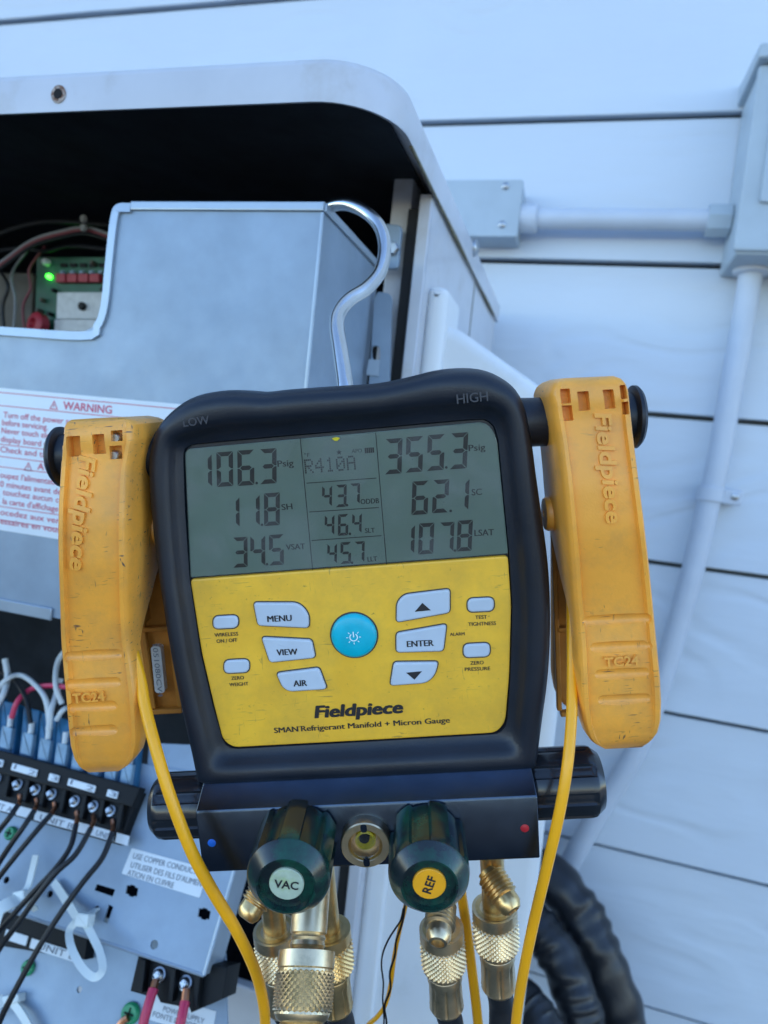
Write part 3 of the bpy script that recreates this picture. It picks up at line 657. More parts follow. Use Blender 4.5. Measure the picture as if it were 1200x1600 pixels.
for a, b_, s in (((20, 1192), (59, 1203), '1  2'), ((78, 1208), (93, 1212), '3'), ((108, 1216), (150, 1228), '1  2'), ((169, 1233), (185, 1237.5), '3'), ((-20, 1181), (6, 1188), '3')):
    q = ppart('number_plate', MB().prism(rpoly(pl([(a[0] - 3, a[1] + 11), (b_[0] - 3, b_[1] + 11), b_, a], .019), .0006), .0181, .0195, .0004), M['label'])
    t_ = MB(); text(t_, PL, s, (a[0] + 1, a[1] + 9), (b_[0] - 5, b_[1] + 9), 6.5, .0198, .01); ppart('printed_text', t_, M['grey_ink'], q)
for cx_, cy_ in ((28, 1226), (56, 1234), (81, 1241), (117, 1252), (146, 1260), (173, 1267), (-5, 1217)):
    c = PL.loc(cx_, cy_, .0102); r = 7.2 * PL.scale(cx_, cy_)
    s_ = MB().lathe([(r * 1.15, 0), (r * 1.15, .001), (r * .8, .0012), (r * .8, .003), (r * .55, .0042), (.0001, .0042)], c, (0, .1, 1), 18)
    s_.box((c[0] - r * .5, c[1] - .0004, .0140), (c[0] + r * .5, c[1] + .0008, .0150)); s_.box((c[0] - .0006, c[1] - r * .5, .0141), (c[0] + .0006, c[1] + r * .5, .0151))
    ppart('terminal_screw', s_, M['zinc'])
for cx_, cy_ in ((12, 1221), (42, 1230), (68, 1237.5), (99, 1246.5), (131, 1256), (159, 1263.5), (188, 1272)):
    ppart('terminal_divider', MB().prism(pl([(cx_ - 7, cy_ + 22), (cx_ - 1, cy_ + 24), (cx_ + 8, cy_ - 19), (cx_ + 3, cy_ - 21)], .014), .0101, .0155, .0006), M['term'])
# blue connectors with pale plugs above
for cx_, cy_, in ((12, 1140), (45, 1150), (72, 1159), (98, 1166), (-14, 1130), (124, 1174), (150, 1182), (176, 1190), (200, 1197)):
    ppart('blue_connector', MB().prism(rpoly(pl([(cx_ - 17, cy_ + 42), (cx_ + 8, cy_ + 48), (cx_ + 17, cy_ - 40), (cx_ - 8, cy_ - 46)], .008), .001), .0002, .008, .001), M['blue_part'])
    ppart('plug', MB().prism(rpoly(pl([(cx_ - 11, cy_ + 28), (cx_ + 5, cy_ + 32), (cx_ + 10, cy_ - 2), (cx_ - 6, cy_ - 6)], .010), .0008), .0081, .0125, .0008), M['pale_plug'])
    ppart('plug_pin', MB().tube([PL.loc(cx_ + 3, cy_ - 4, .011), PL.loc(cx_ + 5, cy_ - 22, .012)], .0022, 8, 1), M['wire_white'])
for pts, mt, r in (([(-10, 1085), (10, 1062), (32, 1055), (55, 1070), (72, 1095), (78, 1140)], 'wire_white', .0022), ([(18, 1122), (28, 1095), (50, 1076), (80, 1071), (110, 1074)], 'wire_red', .0022),
                   ([(76, 1140), (80, 1110), (88, 1085), (95, 1060)], 'wire_white', .0024), ([(88, 1125), (98, 1110), (110, 1104)], 'wire_white', .002), ([(-10, 1110), (5, 1085), (12, 1060), (8, 1030)], 'wire_white', .0026),
                   ([(48, 1130), (40, 1090), (20, 1060), (-10, 1045)], 'wire_black', .002), ([(97, 1100), (87, 1070), (92, 1030), (120, 1000)], 'wire_white', .0022)):
    ppart('internal_wire', MB().tube([PL.loc(x, y, .016 + .004 * math.sin(i * 2.)) for i, (x, y) in enumerate(pts)], r, 8, 5), M[mt])
# grey bracket seen between the left clamp and the gauge
ppart('upper_bracket', MB().prism(pl([(226, 1240), (330, 1262), (340, 1165), (232, 1160)], -.002), -.006, -.002, .001), M['galv'])
# lower plate
low = ppart('lower_plate', MB().prism(pl([(-80, 1360), (352, 1490), (362, 1820), (-80, 1820)], -.034), -.036, -.034), M['galv'])
c = PL.loc(124, 1546, -.034); hm = MB().prism(circ(c, 4.5 * PL.scale(124, 1546, -.034), 12), -.05, .0); cut(low, hm)
tb3 = ppart('terminal_block', MB().prism(pl([(-50, 1470), (132, 1500), (140, 1440), (-50, 1390)], -.022), -.0338, -.022, .001), M['term'])
for a, b_, s in (((10, 1452), (44, 1463), ''), ((50, 1466), (122, 1489), 'UNIT E')):
    q = ppart('marker_strip', MB().prism(pl([(a[0] - 4, a[1] + 15), (b_[0] - 4, b_[1] + 15), b_, a], -.021), -.0219, -.0208), M['label'])
    if s: t_ = MB(); text(t_, PL, s, (a[0] + 8, a[1] + 16), (b_[0] - 8, b_[1] + 11), 9, -.0205, .01); ppart('printed_text', t_, M['grey_ink'], q)
pt = ppart('power_terminal', MB().prism(pl([(205, 1548), (232, 1556), (240, 1540), (252, 1566), (282, 1572), (290, 1556), (300, 1582), (350, 1560), (358, 1510), (218, 1492)], -.012), -.0338, -.010, .001), M['term'])
for cx_, cy_ in ((249, 1523), (290, 1536)):
    c = PL.loc(cx_, cy_, -.0098); r = 10 * PL.scale(cx_, cy_)
    s_ = MB().lathe([(r * 1.1, 0), (r * 1.1, .001), (r * .85, .0012), (r * .8, .003), (r * .5, .0042), (.0001, .0042)], c, (0, .1, 1), 18)
    s_.box((c[0] - r * .5, c[1] - .0004, -.0060), (c[0] + r * .5, c[1] + .0008, -.0050)); s_.box((c[0] - .0006, c[1] - r * .5, -.0061), (c[0] + .0006, c[1] + r * .5, -.0051)); ppart('terminal_screw', s_, M['zinc'])
for dx_ in (-27, 20, 58):
    ppart('terminal_divider', MB().prism(pl([(243 + dx_, 1556 + dx_ * .3), (250 + dx_, 1559 + dx_ * .3), (256 + dx_, 1508 + dx_ * .3), (248 + dx_, 1505 + dx_ * .3)], -.004), -.0099, -.003, .0006), M['term'])
pq = ppart('power_label', MB().prism(pl([(228, 1592), (330, 1622), (338, 1580), (240, 1552)], -.0335), -.0339, -.0334), M['label'])
t_ = MB(); text(t_, PL, 'POWER SUPPLY', (254, 1580), (318, 1600), 7, -.033, 0); text(t_, PL, 'FONTE DE PODER', (238, 1588), (318, 1612), 7, -.033, 0); ppart('printed_text', t_, M['grey_ink'], pq)
for cx_, cy_, r_, w in ((205, 1583, 15, -.0338), (45, 1512, 11, -.0338), (18, 1302, 10, .0002)):
    c = PL.loc(cx_, cy_, w); r = r_ * PL.scale(cx_, cy_, w)
    s_ = MB().lathe([(r, 0), (r, .002), (r * .8, .0035), (r * .5, .0035), (.0001, .0030)], c, (0, 0, 1), 20); ppart('green_screw', s_, M['green_screw'])
    ppart('screw_cross', MB().box((c[0] - r * .55, c[1] - .0005, w + .0036), (c[0] + r * .55, c[1] + .0005, w + .0040)).box((c[0] - .0005, c[1] - r * .55, w + .0037), (c[0] + .0005, c[1] + r * .55, w + .0041)), M['dark'])

# ------------------------------------------------------------------ field wires and ties
def plw(x, y, w): return PL.world(PL.loc(x, y, w))
wires = [([(32, 1250), (28, 1258), (14, 1278), (-6, 1304), (-30, 1340)], 'black control wire at the terminal marked 1, leftmost of the six'),
         ([(58, 1256), (54, 1266), (36, 1293), (8, 1333), (-30, 1395)], 'black control wire, second from the left on the terminal block'),
         ([(86, 1262), (80, 1272), (58, 1297), (24, 1338), (-10, 1382), (-40, 1425)], 'black control wire, third from the left on the terminal block'),
         ([(121, 1276), (119, 1288), (109, 1325), (84, 1360), (56, 1390), (22, 1428), (-12, 1470), (-40, 1520)], 'black control wire, fourth from the left, running under its neighbour'),
         ([(147, 1282), (142, 1294), (118, 1335), (88, 1363), (58, 1400), (30, 1440), (2, 1478), (-30, 1530)], 'black control wire, fifth from the left, twisted with the fourth'),
         ([(177, 1289), (176, 1300), (160, 1340), (130, 1378), (98, 1422), (62, 1478), (25, 1545), (0, 1595), (-15, 1640)], 'long black control wire at the right end of the terminal block')]
for i, (pts, lab_) in enumerate(wires):
    n = len(pts); t = thing('control_wire', lab_, 'wire', PL, PL.loc(*pts[-1], .006), 'black control wires')
    wf = lambda j: .0135 + (.012 * math.sin(min(1, j / (n - 1)) * math.pi)) + (.006 if i == 4 else 0)
    p3 = [PL.loc(x, y, wf(j)) for j, (x, y) in enumerate(pts)]
    part('insulation', MB().tube(p3[1:], .0021, 10, 6), M['wire_black'], t)
    part('bare_end', MB().tube([PL.loc(pts[0][0] - 1, pts[0][1] - 8, .0125), p3[0], (p3[0] + p3[1]) / 2, p3[1]], .0017, 8, 3), M['copper'], t)
for i, (pts, lab_) in enumerate((([(244, 1532), (240, 1545), (232, 1570), (222, 1610), (215, 1660)], 'red power wire under the left screw of the power terminal'),
                                 ([(291, 1546), (289, 1565), (284, 1590), (277, 1620), (270, 1660)], 'red power wire under the right screw of the power terminal'))):
    t = thing('power_wire', lab_, 'wire', PL, PL.loc(*pts[-1], -.01), 'red power wires')
    p3 = [PL.loc(x, y, -.003 + .003 * min(j, 2)) for j, (x, y) in enumerate(pts)]
    part('insulation', MB().tube(p3[1:], .0033, 12, 5), M['wire_red'], t); part('bare_end', MB().tube([p3[0], (p3[0] + p3[1]) / 2, p3[1]], .0026, 8, 2), M['copper'], t)
t = thing('ground_wire', 'brown bare wire at the green earth screw', 'wire', PL, PL.loc(190, 1640, -.03))
part('insulation', MB().tube([PL.loc(x, y, -.028) for x, y in ((200, 1590), (188, 1600), (175, 1630), (170, 1660))], .0025, 8, 4), M['copper'], t)
def strap(pts, wid, th, nvec=None):                          # a flat nylon strap along local points, its width across the path and the plate normal
    P = smooth(pts, 6); rs = []
    for i in range(len(P)):
        tg = P[min(i + 1, len(P) - 1)] - P[max(i - 1, 0)]; tg /= np.linalg.norm(tg)
        n = np.array(nvec, float) if nvec is not None else np.array([0, 0, 1.])
        n = n - tg * (tg @ n); n /= np.linalg.norm(n); s_ = np.cross(tg, n)
        rs.append([P[i] + s_ * wid + n * th, P[i] - s_ * wid + n * th, P[i] - s_ * wid - n * th, P[i] + s_ * wid - n * th])
    return MB().rings(rs)
t = thing('cable_tie', 'looped white cable tie hanging from the terminal plate', 'cable tie', PL, PL.loc(150, 1532, .01), 'white cable ties')
part('strap', strap([PL.loc(x, y, w) for x, y, w in ((84, 1378, .004), (104, 1408, .008), (122, 1436, .012))], .0028, .0007), M['tie'], t)
part('loop', strap([PL.loc(x, y, w) for x, y, w in ((118, 1440, .012), (108, 1456, .014), (112, 1482, .02), (128, 1512, .024), (147, 1527, .024), (160, 1515, .022), (156, 1488, .018), (144, 1462, .014), (134, 1443, .012))], .0025, .0006, (.55, .2, .8)), M['tie'], t)
part('head', MB().prism(rpoly(pl([(113, 1447), (136, 1450), (140, 1428), (120, 1425)], .016), .0015), .008, .017, .0012), M['tie'], t)
part('tail', strap([PL.loc(x, y, w) for x, y, w in ((133, 1436, .013), (142, 1427, .008), (151, 1420, .001))], .0024, .0007), M['tie'], t)
t = thing('cable_tie', 'white cable tie gathering the black wires at the left edge', 'cable tie', PL, PL.loc(20, 1420, .01), 'white cable ties')
part('strap', strap([PL.loc(x, y, w) for x, y, w in ((56, 1336, .012), (50, 1362, .012), (42, 1388, .014), (22, 1408, .02))], .0024, .0007), M['tie'], t)
part('head', MB().prism(rpoly(pl([(18, 1415), (40, 1410), (38, 1390), (20, 1394)], .02), .0015), .012, .021, .0012), M['tie'], t)
part('loop', strap([PL.loc(x, y, w) for x, y, w in ((30, 1405, .02), (14, 1412, .026), (-4, 1424, .030), (-14, 1450, .030), (-20, 1480, .02))], .005, .0007, (.3, .8, .5)), M['tie'], t)
part('tail', strap([PL.loc(x, y, w) for x, y, w in ((34, 1404, .02), (46, 1412, .018), (56, 1422, .012))], .0022, .0007), M['tie'], t)
t = thing('cable_tie', 'white cable tie on the lower plate in the bottom left corner', 'cable tie', PL, PL.loc(20, 1590, -.03), 'white cable ties')
part('head', MB().prism(rpoly(pl([(-2, 1574), (30, 1566), (30, 1552), (4, 1556)], -.026), .0015), -.0335, -.025, .0012), M['tie'], t)
part('tail', strap([PL.loc(x, y, w) for x, y, w in ((18, 1564, -.028), (32, 1582, -.026), (46, 1606, -.026), (60, 1640, -.026))], .0026, .0007), M['tie'], t)
part('loop', strap([PL.loc(x, y, w) for x, y, w in ((6, 1562, -.026), (-12, 1575, -.022), (-26, 1600, -.02))], .004, .0007), M['tie'], t)

# ------------------------------------------------------------------ digital manifold gauge
gauge = thing('manifold_gauge', 'navy and yellow digital refrigerant manifold gauge hanging by its steel hook', 'gauge', DEV, DEV.loc(580, 1354, -.012))
outer_px = [(237, 760), (236, 720), (241, 690), (252, 662), (272, 638), (300, 620), (335, 611), (370, 609), (410, 612), (450, 608), (520, 603), (590, 598), (640, 588), (680, 578), (720, 574),
            (755, 577), (785, 590), (808, 610), (822, 640), (830, 680), (838, 740), (848, 810), (856, 870), (860, 930), (860, 1000), (856, 1060), (848, 1120), (838, 1195), (575, 1208), (312, 1219),
            (300, 1160), (285, 1090), (268, 1000), (254, 910), (243, 830)]
inner_px = [(288, 708), (291, 700), (300, 695), (520, 676), (735, 657), (757, 656), (770, 664), (777, 685), (786, 780), (794, 866), (799, 945), (796, 1055), (791, 1126), (787, 1137), (774, 1145), (570, 1157),
            (372, 1168), (358, 1166), (350, 1157), (334, 1102), (315, 1020), (298, 905), (291, 800)]
def by_angle(pts, c, n):
    pts = [np.array(p, float) for p in pts]; out = []
    for i in range(n):
        a = 2 * math.pi * i / n; d = np.array([math.cos(a), math.sin(a)]); best = None
        for j in range(len(pts)):
            p, q_ = pts[j] - c, pts[(j + 1) % len(pts)] - c; e_ = q_ - p; den = d[0] * e_[1] - d[1] * e_[0]
            if abs(den) < 1e-9: continue
            t = (p[0] * e_[1] - p[1] * e_[0]) / den; s_ = (p[0] * d[1] - p[1] * d[0]) / den
            if t > 0 and -1e-9 <= s_ <= 1 + 1e-9 and (best is None or t > best): best = t
        out.append(c + d * best)
    return out
NB = 220
cpx = np.array([560., 910.])
So = [p[:2] for p in smooth([(*p, 0) for p in outer_px[:28]], 4)] + [np.array(p[:2], float) for p in outer_px[28:29]] + [p[:2] for p in smooth([(*p, 0) for p in outer_px[29:]], 4)]
OUT = np.array([DEV.loc(*p, -.010)[:2] for p in by_angle(So, cpx, NB)])
INN = np.array([DEV.loc(*p, -.0078)[:2] for p in by_angle(inner_px, cpx, NB)])
def bz(t, w, extra=0): 
    L = OUT * (1 - t) + INN * t
    return [(p[0], p[1], w) for p in L]
prof = [(.06, -.046), (0, -.040), (0, -.016), (.01, -.0115), (.045, -.0072), (.10, -.0036), (.17, -.0012), (.26, -.0001), (.36, 0.0003), (.50, 0), (.60, -.0008), (.68, -.0026), (.76, -.0050), (.86, -.0066), (.97, -.0074), (1.0, -.0095)]
part('body', MB().rings([bz(t, w) for t, w in prof], cap0=True, cap1=True), M['rubber'], gauge, sharp=45)
for s2, p0, p1, cap in (('LOW', (287, 667), (328, 662), 12.5), ('HIGH', (714, 631), (763, 626), 14.5)):
    mk = MB(); text(mk, DEV, s2, p0, p1, cap, .0001, .0, extr=.02, bev=.012); part('moulded_lettering', mk, M['rubber_mark'], gauge)
# yellow face and display window
WF = -.0078
face_px = [(297, 905), (794, 868), (799, 945), (796, 1055), (790, 1128), (776, 1145), (570, 1157), (364, 1168), (348, 1156), (334, 1102), (315, 1020)]
part('faceplate', MB().prism(rpoly(P2(DEV, face_px, WF), [.002, .002, .004, .004, .004, .004, 0, .004, .004, .004, .004]), WF - .003, WF + .0004, .0010), M['yellow'], gauge)
lcd_px = [(289, 702), (760, 659), (776, 682), (794, 865), (298, 902)]
screen = part('display', MB().prism(rpoly(P2(DEV, lcd_px, WF), [.003, .006, .006, .001, .001]), WF - .004, WF - .0006), M['lcd'], gauge)
part('display_window', MB().prism(rpoly(P2(DEV, lcd_px, WF), [.003, .006, .006, .001, .001]), WF - .0001, WF + .0006, .0003), M['pane'], gauge)
WL = WF - .00045
SEG = {'0': 'abcdef', '1': 'bc', '2': 'abged', '3': 'abgcd', '4': 'fgbc', '5': 'afgcd', '6': 'afgedc', '7': 'abc', '8': 'abcdefg'}
def digit(mb, ch, x0, x1, y0, y1):                            # photo box of the glyph: left, right, top, bottom
    a = DEV.loc((x0 + x1) / 2, (y0 + y1) / 2, WL); s_ = DEV.scale((x0 + x1) / 2, (y0 + y1) / 2, WL)
    h = (y1 - y0) * s_; w = h * .48; th = h * .125; g_ = h * .012; sl = .10
    if ch == '1': a = a + np.array([-w / 2 + th / 2, 0, 0])
    def pt(x, y): return (a[0] + x + sl * y, a[1] + y, WL)
    X, Y = w / 2, h / 2
    hz_ = lambda yc: [(-X + g_ + (th * .1), yc)]
    seg = {'a': [(-X + g_, Y), (X - g_, Y), (X - th - g_, Y - th), (-X + th + g_, Y - th)],
           'd': [(-X + g_, -Y), (X - g_, -Y), (X - th - g_, -Y + th), (-X + th + g_, -Y + th)],
           'g': [(-X + th * .5 + g_, 0), (-X + th + g_, th / 2), (X - th - g_, th / 2), (X - th * .5 - g_, 0), (X - th - g_, -th / 2), (-X + th + g_, -th / 2)],
           'f': [(-X, Y - g_), (-X + th, Y - th - g_), (-X + th, th / 2 + g_), (-X + th * .4, g_), (-X, g_)],
           'b': [(X, Y - g_), (X - th, Y - th - g_), (X - th, th / 2 + g_), (X - th * .4, g_), (X, g_)],
           'e': [(-X, -Y + g_), (-X + th, -Y + th + g_), (-X + th, -th / 2 - g_), (-X + th * .4, -g_), (-X, -g_)],
           'c': [(X, -Y + g_), (X - th, -Y + th + g_), (X - th, -th / 2 - g_), (X - th * .4, -g_), (X, -g_)]}
    for k_ in SEG[ch]:
        q_ = seg[k_]; mb.add([pt(*p) for p in q_], [tuple(range(len(q_)))])
def dot(mb, x, y, r=2.2, n=8):
    a = DEV.loc(x, y, WL); s_ = DEV.scale(x, y, WL) * r; mb.add([(p[0], p[1], WL) for p in circ(a, s_, n)], [tuple(range(n))])
z7 = lambda x, y: (230 + x / 3.636, 570 + y / 3.636)
z8 = lambda x, y: (540 + x / 3.636, 570 + y / 3.636)
z1 = lambda x, y: (460 + x / 6.667, 660 + y / 6.667)
def row(z, items, dots, unit_):
    m_ = MB()
    for ch, x0_, x1_, y0_, y1_ in items:
        a = z(x0_, y0_); b_ = z(x1_, y1_); digit(m_, ch, a[0], b_[0], a[1], b_[1])
    for x, y in dots: dot(m_, *z(x, y))
    if unit_: s_, p0, p1, cap = unit_; text(m_, DEV, s_, z(*p0), z(*p1), cap, WL, .022)
    part('readout', m_, M['lcd_ink'], screen)
row(z7, [('1', 340, 372, 508, 693), ('0', 395, 487, 495, 692), ('6', 513, 608, 485, 686), ('3', 640, 735, 477, 676)], [(622, 672)], ('Psig', (742, 580), (832, 574), 10))
row(z7, [('1', 498, 530, 752, 922), ('1', 612, 645, 738, 915), ('8', 662, 755, 727, 915)], [(652, 909)], ('SH', (766, 826), (826, 820), 9.5))
row(z7, [('3', 487, 570, 978, 1153), ('4', 585, 672, 970, 1148), ('5', 690, 778, 963, 1140)], [(681, 1133)], ('VSAT', (790, 1052), (898, 1046), 9))
row(z8, [('3', 225, 320, 420, 620), ('5', 342, 440, 408, 610), ('5', 465, 560, 397, 600), ('3', 597, 690, 387, 591)], [(572, 583)], ('Psig', (700, 491), (794, 484), 10))
row(z8, [('6', 378, 468, 660, 852), ('2', 492, 588, 652, 842), ('1', 672, 707, 648, 825)], [(597, 830)], ('SC', (718, 742), (774, 738), 10))
row(z8, [('1', 367, 397, 910, 1072), ('0', 413, 503, 898, 1077), ('7', 535, 613, 893, 1064), ('8', 632, 721, 882, 1060)], [(621, 1055)], ('LSAT', (733, 973), (842, 968), 10))
row(z1, [('4', 280, 400, 660, 878), ('3', 432, 542, 648, 882), ('7', 575, 686, 635, 850)], [(548, 862)], ('ODDB', (692, 852), (882, 840), 8))
row(z1, [('4', 312, 420, 965, 1175), ('6', 450, 565, 955, 1180), ('4', 597, 706, 948, 1155)], [(578, 1160)], ('SLT', (738, 1152), (838, 1146), 7.5))
row(z1, [('4', 338, 448, 1262, 1472), ('5', 480, 590, 1245, 1475), ('7', 625, 730, 1238, 1458)], [(600, 1462)], ('LLT', (765, 1450), (862, 1443), 7.5))
FONT5 = {'R': ['11110', '10001', '10001', '11110', '10100', '10010', '10001'], '4': ['00010', '00110', '01010', '10010', '11111', '00010', '00010'], '1': ['00100', '01100', '00100', '00100', '00100', '00100', '01110'],
         '0': ['01110', '10001', '10011', '10101', '11001', '10001', '01110'], 'A': ['01110', '10001', '10001', '11111', '10001', '10001', '10001']}
m_ = MB(); a0 = DEV.loc(*z1(108, 395), WL); a1 = DEV.loc(*z1(640, 352), WL); h5 = 130 / 6.667 * DEV.scale(500, 725, WL); stp_ = (a1[0] - a0[0]) / 29
for ci, ch in enumerate('R410A'):
    for r_ in range(7):
        for c_ in range(5):
            if FONT5[ch][r_][c_] == '1':
                x = a0[0] + (ci * 6 + c_) * stp_; y = a0[1] - r_ * h5 / 6 + (a1[1] - a0[1]) * (ci * 6 + c_) / 29
                d_ = stp_ * .42; e_ = h5 / 6 * .42; m_.add([(x - d_, y - e_, WL), (x + d_, y - e_, WL), (x + d_, y + e_, WL), (x - d_, y + e_, WL)], [(0, 1, 2, 3)])
text(m_, DEV, '°F', z1(105, 362), z1(160, 358), 6, WL, .01)
a = DEV.loc(*z1(465, 312), WL); s_ = 4.8 * DEV.scale(530, 706, WL)
m_.add([(a[0] + s_ * (1 if i % 2 == 0 else .4) * math.cos(math.pi / 2 + i * math.pi / 5), a[1] + s_ * (1 if i % 2 == 0 else .4) * math.sin(math.pi / 2 + i * math.pi / 5), WL) for i in range(10)] + [(a[0], a[1], WL)], [(10, i, (i + 1) % 10) for i in range(10)])
text(m_, DEV, 'APO', z1(598, 318), z1(705, 312), 6, WL, 0)
for i in range(5):
    p0 = DEV.loc(*z1(735 + i * 20, 322 - i * 1.5), WL); p1 = DEV.loc(*z1(747 + i * 20, 265 - i * 1.5), WL)
    m_.add([(p0[0], p0[1], WL), (p1[0], p0[1], WL), (p1[0], p1[1], WL), (p0[0], p1[1], WL)], [(0, 1, 2, 3)])
def lline3(p, q_, th=1.3):
    a = DEV.loc(*p, WL)[:2]; b_ = DEV.loc(*q_, WL)[:2]; d_ = (b_ - a) / np.linalg.norm(b_ - a); n = np.array([-d_[1], d_[0]]) * th / 2 * DEV.scale(*p, WL)
    m_.add([(*(a - n), WL), (*(b_ - n), WL), (*(b_ + n), WL), (*(a + n), WL)], [(0, 1, 2, 3)])
lline3((469, 684), (488.5, 891)); lline3((587, 676), (604, 882)); lline3((479, 755), (588, 747)); lline3((483, 800), (592, 793)); lline3((487, 844.5), (596, 837))
part('readout', m_, M['lcd_ink'], screen)
dy = DEV.loc(525, 686, WF + .0007)
part('dye_spot', MB().prism([(dy[0] + .0012 * math.cos(t) * (1 + .3 * math.sin(3 * t)) * 1.3, dy[1] + .0008 * math.sin(t)) for t in [i * .5236 for i in range(12)]], WF + .00055, WF + .0008), M['dye'], gauge)
# buttons
c3 = lambda x, y: (280 + x / 4.286, 880 + y / 4.286)
c4 = lambda x, y: (560 + x / 4., 880 + y / 4.)
def button(z, pts, r, mat=M['button'], h=.0022, name='button', label=None):
    q_ = P2(DEV, [z(*p) for p in pts], WF + h); sc_ = DEV.scale(*z(*pts[0]), WF)
    rr = [max(6, v) * sc_ for v in r] if isinstance(r, list) else r * sc_
    q_ = ccw(rpoly(q_, rr)); part('button_seam', MB().prism(inset(q_, -.0005), WF, WF + .0007), M['seam'], gauge)
    return part(name, MB().prism(q_, WF + .0002, WF + h, .0008, 3), mat, gauge, label=label)
def legend(b_, items, w, mat=M['ink']):
    m2 = MB()
    for s2, p0, p1, cap in items: text(m2, DEV, s2, p0, p1, cap, w, .034)
    part('legend', m2, mat, b_)
WB = WF + .00235
b1 = button(c3, [(495, 268), (800, 268), (868, 345), (866, 437), (525, 421)], [5, 22, 20, 5, 5]); legend(b1, [('MENU', c3(593, 394), c3(754, 386), 10)], WB)
b1 = button(c3, [(549, 500), (885, 517), (910, 637), (605, 669)], [4, 6, 4, 5]); legend(b1, [('VIEW', c3(655, 618), c3(792, 612), 10)], WB)
b1 = button(c3, [(648, 742), (935, 705), (987, 847), (735, 863), (690, 835)], [5, 6, 5, 14, 14]); legend(b1, [('AIR', c3(768, 826), c3(856, 821), 10)], WB)
b1 = button(c4, [(238, 373), (240, 250), (285, 200), (572, 165), (572, 312)], [5, 16, 16, 5, 5])
def arrow(b_, z, pts):
    m2 = MB(); m2.add([(*DEV.loc(*z(*p), WB)[:2], WB) for p in pts], [(0, 1, 2)]); part('legend', m2, M['ink'], b_)
arrow(b1, c4, [(352, 304), (452, 294), (400, 248)])
b1 = button(c4, [(237, 441), (552, 386), (531, 553), (237, 561)], [5, 6, 5, 5]); legend(b1, [('ENTER', c4(305, 524), c4(470, 516), 10)], WB)
b1 = button(c4, [(221, 624), (500, 621), (478, 705), (425, 752), (198, 769)], [5, 5, 14, 14, 6]); arrow(b1, c4, [(298, 684), (398, 675), (350, 728)])
for z, (xa_, xb_, ya_, yb_) in ((c3, (225, 392, 355, 440)), (c3, (298, 466, 650, 738)), (c4, (683, 848, 220, 305)), (c4, (658, 823, 505, 590))):
    button(z, [(xa_, ya_ + 4), (xb_, ya_ - 4), (xb_, yb_ - 4), (xa_, yb_ + 4)], 9.3, h=.0016)
pc_ = DEV.loc(553, 994, WF + .002); rp_ = 35.5 * DEV.scale(553, 994, WF)
part('button_seam', MB().prism(circ(pc_, rp_ + .0007, 40), WF, WF + .0006), M['seam'], gauge)
pb = part('power_button', MB().lathe([(rp_, 0), (rp_, .0012), (rp_ * .96, .0020), (rp_ * .85, .0026), (rp_ * .5, .0030), (.0001, .0031)], (pc_[0], pc_[1], WF + .0002), (0, 0, 1), 48), M['power'], gauge, label='turquoise round power button stained green')
pmk = MB(); s_ = DEV.scale(553, 994, WF); wq = WF + .0036
for i in range(20):                                             # power ring with its gap at the top
    a0_ = math.radians(90 + 35 + i * 14.5); a1_ = math.radians(90 + 35 + (i + 1) * 14.5)
    pmk.add([(pc_[0] + r_ * s_ * math.cos(t), pc_[1] + r_ * s_ * math.sin(t), wq) for r_, t in ((5, a0_), (5, a1_), (6.6, a1_), (6.6, a0_))], [(0, 1, 2, 3)])
pmk.add([(pc_[0] + x * s_, pc_[1] + y * s_, wq) for x, y in ((-.9, 0), (.9, 0), (.9, 9), (-.9, 9))], [(0, 1, 2, 3)])
for i in range(8):
    if i == 2: continue
    t = i * math.pi / 4; d_ = np.array([math.cos(t), math.sin(t)]); n = np.array([-d_[1], d_[0]])
    pmk.add([(pc_[0] + q_[0] * s_, pc_[1] + q_[1] * s_, wq) for q_ in (d_ * 8.3 - n * .6, d_ * 11.5 - n * .6, d_ * 11.5 + n * .6, d_ * 8.3 + n * .6)], [(0, 1, 2, 3)])
part('legend', pmk, M['power_mark'], pb)
pr = MB(); WP = WF + .0006
for s2, p0, p1, cap, bo in (('WIRELESS', c3(238, 494), c3(396, 484), 6, .02), ('ON / OFF', c3(252, 535), c3(390, 526), 6, .02), ('ZERO', c3(350, 783), c3(434, 777), 5.8, .02), ('WEIGHT', c3(338, 826), c3(464, 818), 5.8, .02),
                            ('TEST', c4(731, 350), c4(804, 346), 6, .02), ('TIGHTNESS', c4(687, 393), c4(860, 386), 6, .02), ('ALARM', c4(573, 455), c4(664, 450), 5.2, .02),
                            ('ZERO', c4(700, 635), c4(783, 631), 5.8, .02), ('PRESSURE', c4(666, 674), c4(824, 668), 5.8, .02)):
    pr = MB(); text(pr, DEV, s2, p0, p1, cap, WP, .020); part('printed_text', pr, M['ink'], gauge)
pr = MB()
text(pr, DEV, 'SMAN', (429, 1145.5), (466, 1143), 9, WP, .032); text(pr, DEV, '™', (466, 1138), (471.5, 1137.5), 3, WP, .0)
text(pr, DEV, 'Refrigerant Manifold + Micron Gauge', (471, 1142.7), (703, 1129), 9, WP, .030)
part('printed_text', pr, M['ink'], gauge)
pr = MB(); text(pr, DEV, 'Fieldpiece', (493, 1121.5), (628, 1113.5), 19.5, WP, .055, slant=.18); part('printed_logo', pr, M['ink'], gauge)
# hook
hk = [(541, 640, .328), (540, 612, .331), (537, 585, .338), (531, 545, .350), (526, 510, .362), (530, 488, .370), (546, 468, .378), (573, 450, .388), (593, 426, .398), (601, 393, .408), (597, 363, .416), (583, 341, .424), (562, 326, .432), (540, 319, .440), (521, 321, .448), (506, 331, .455), (498, 346, .460)]
part('hook', MB().tube([DEV.of(at(*p)) for p in hk], .0040, 20, 6), M['steel'], gauge, sharp=60)
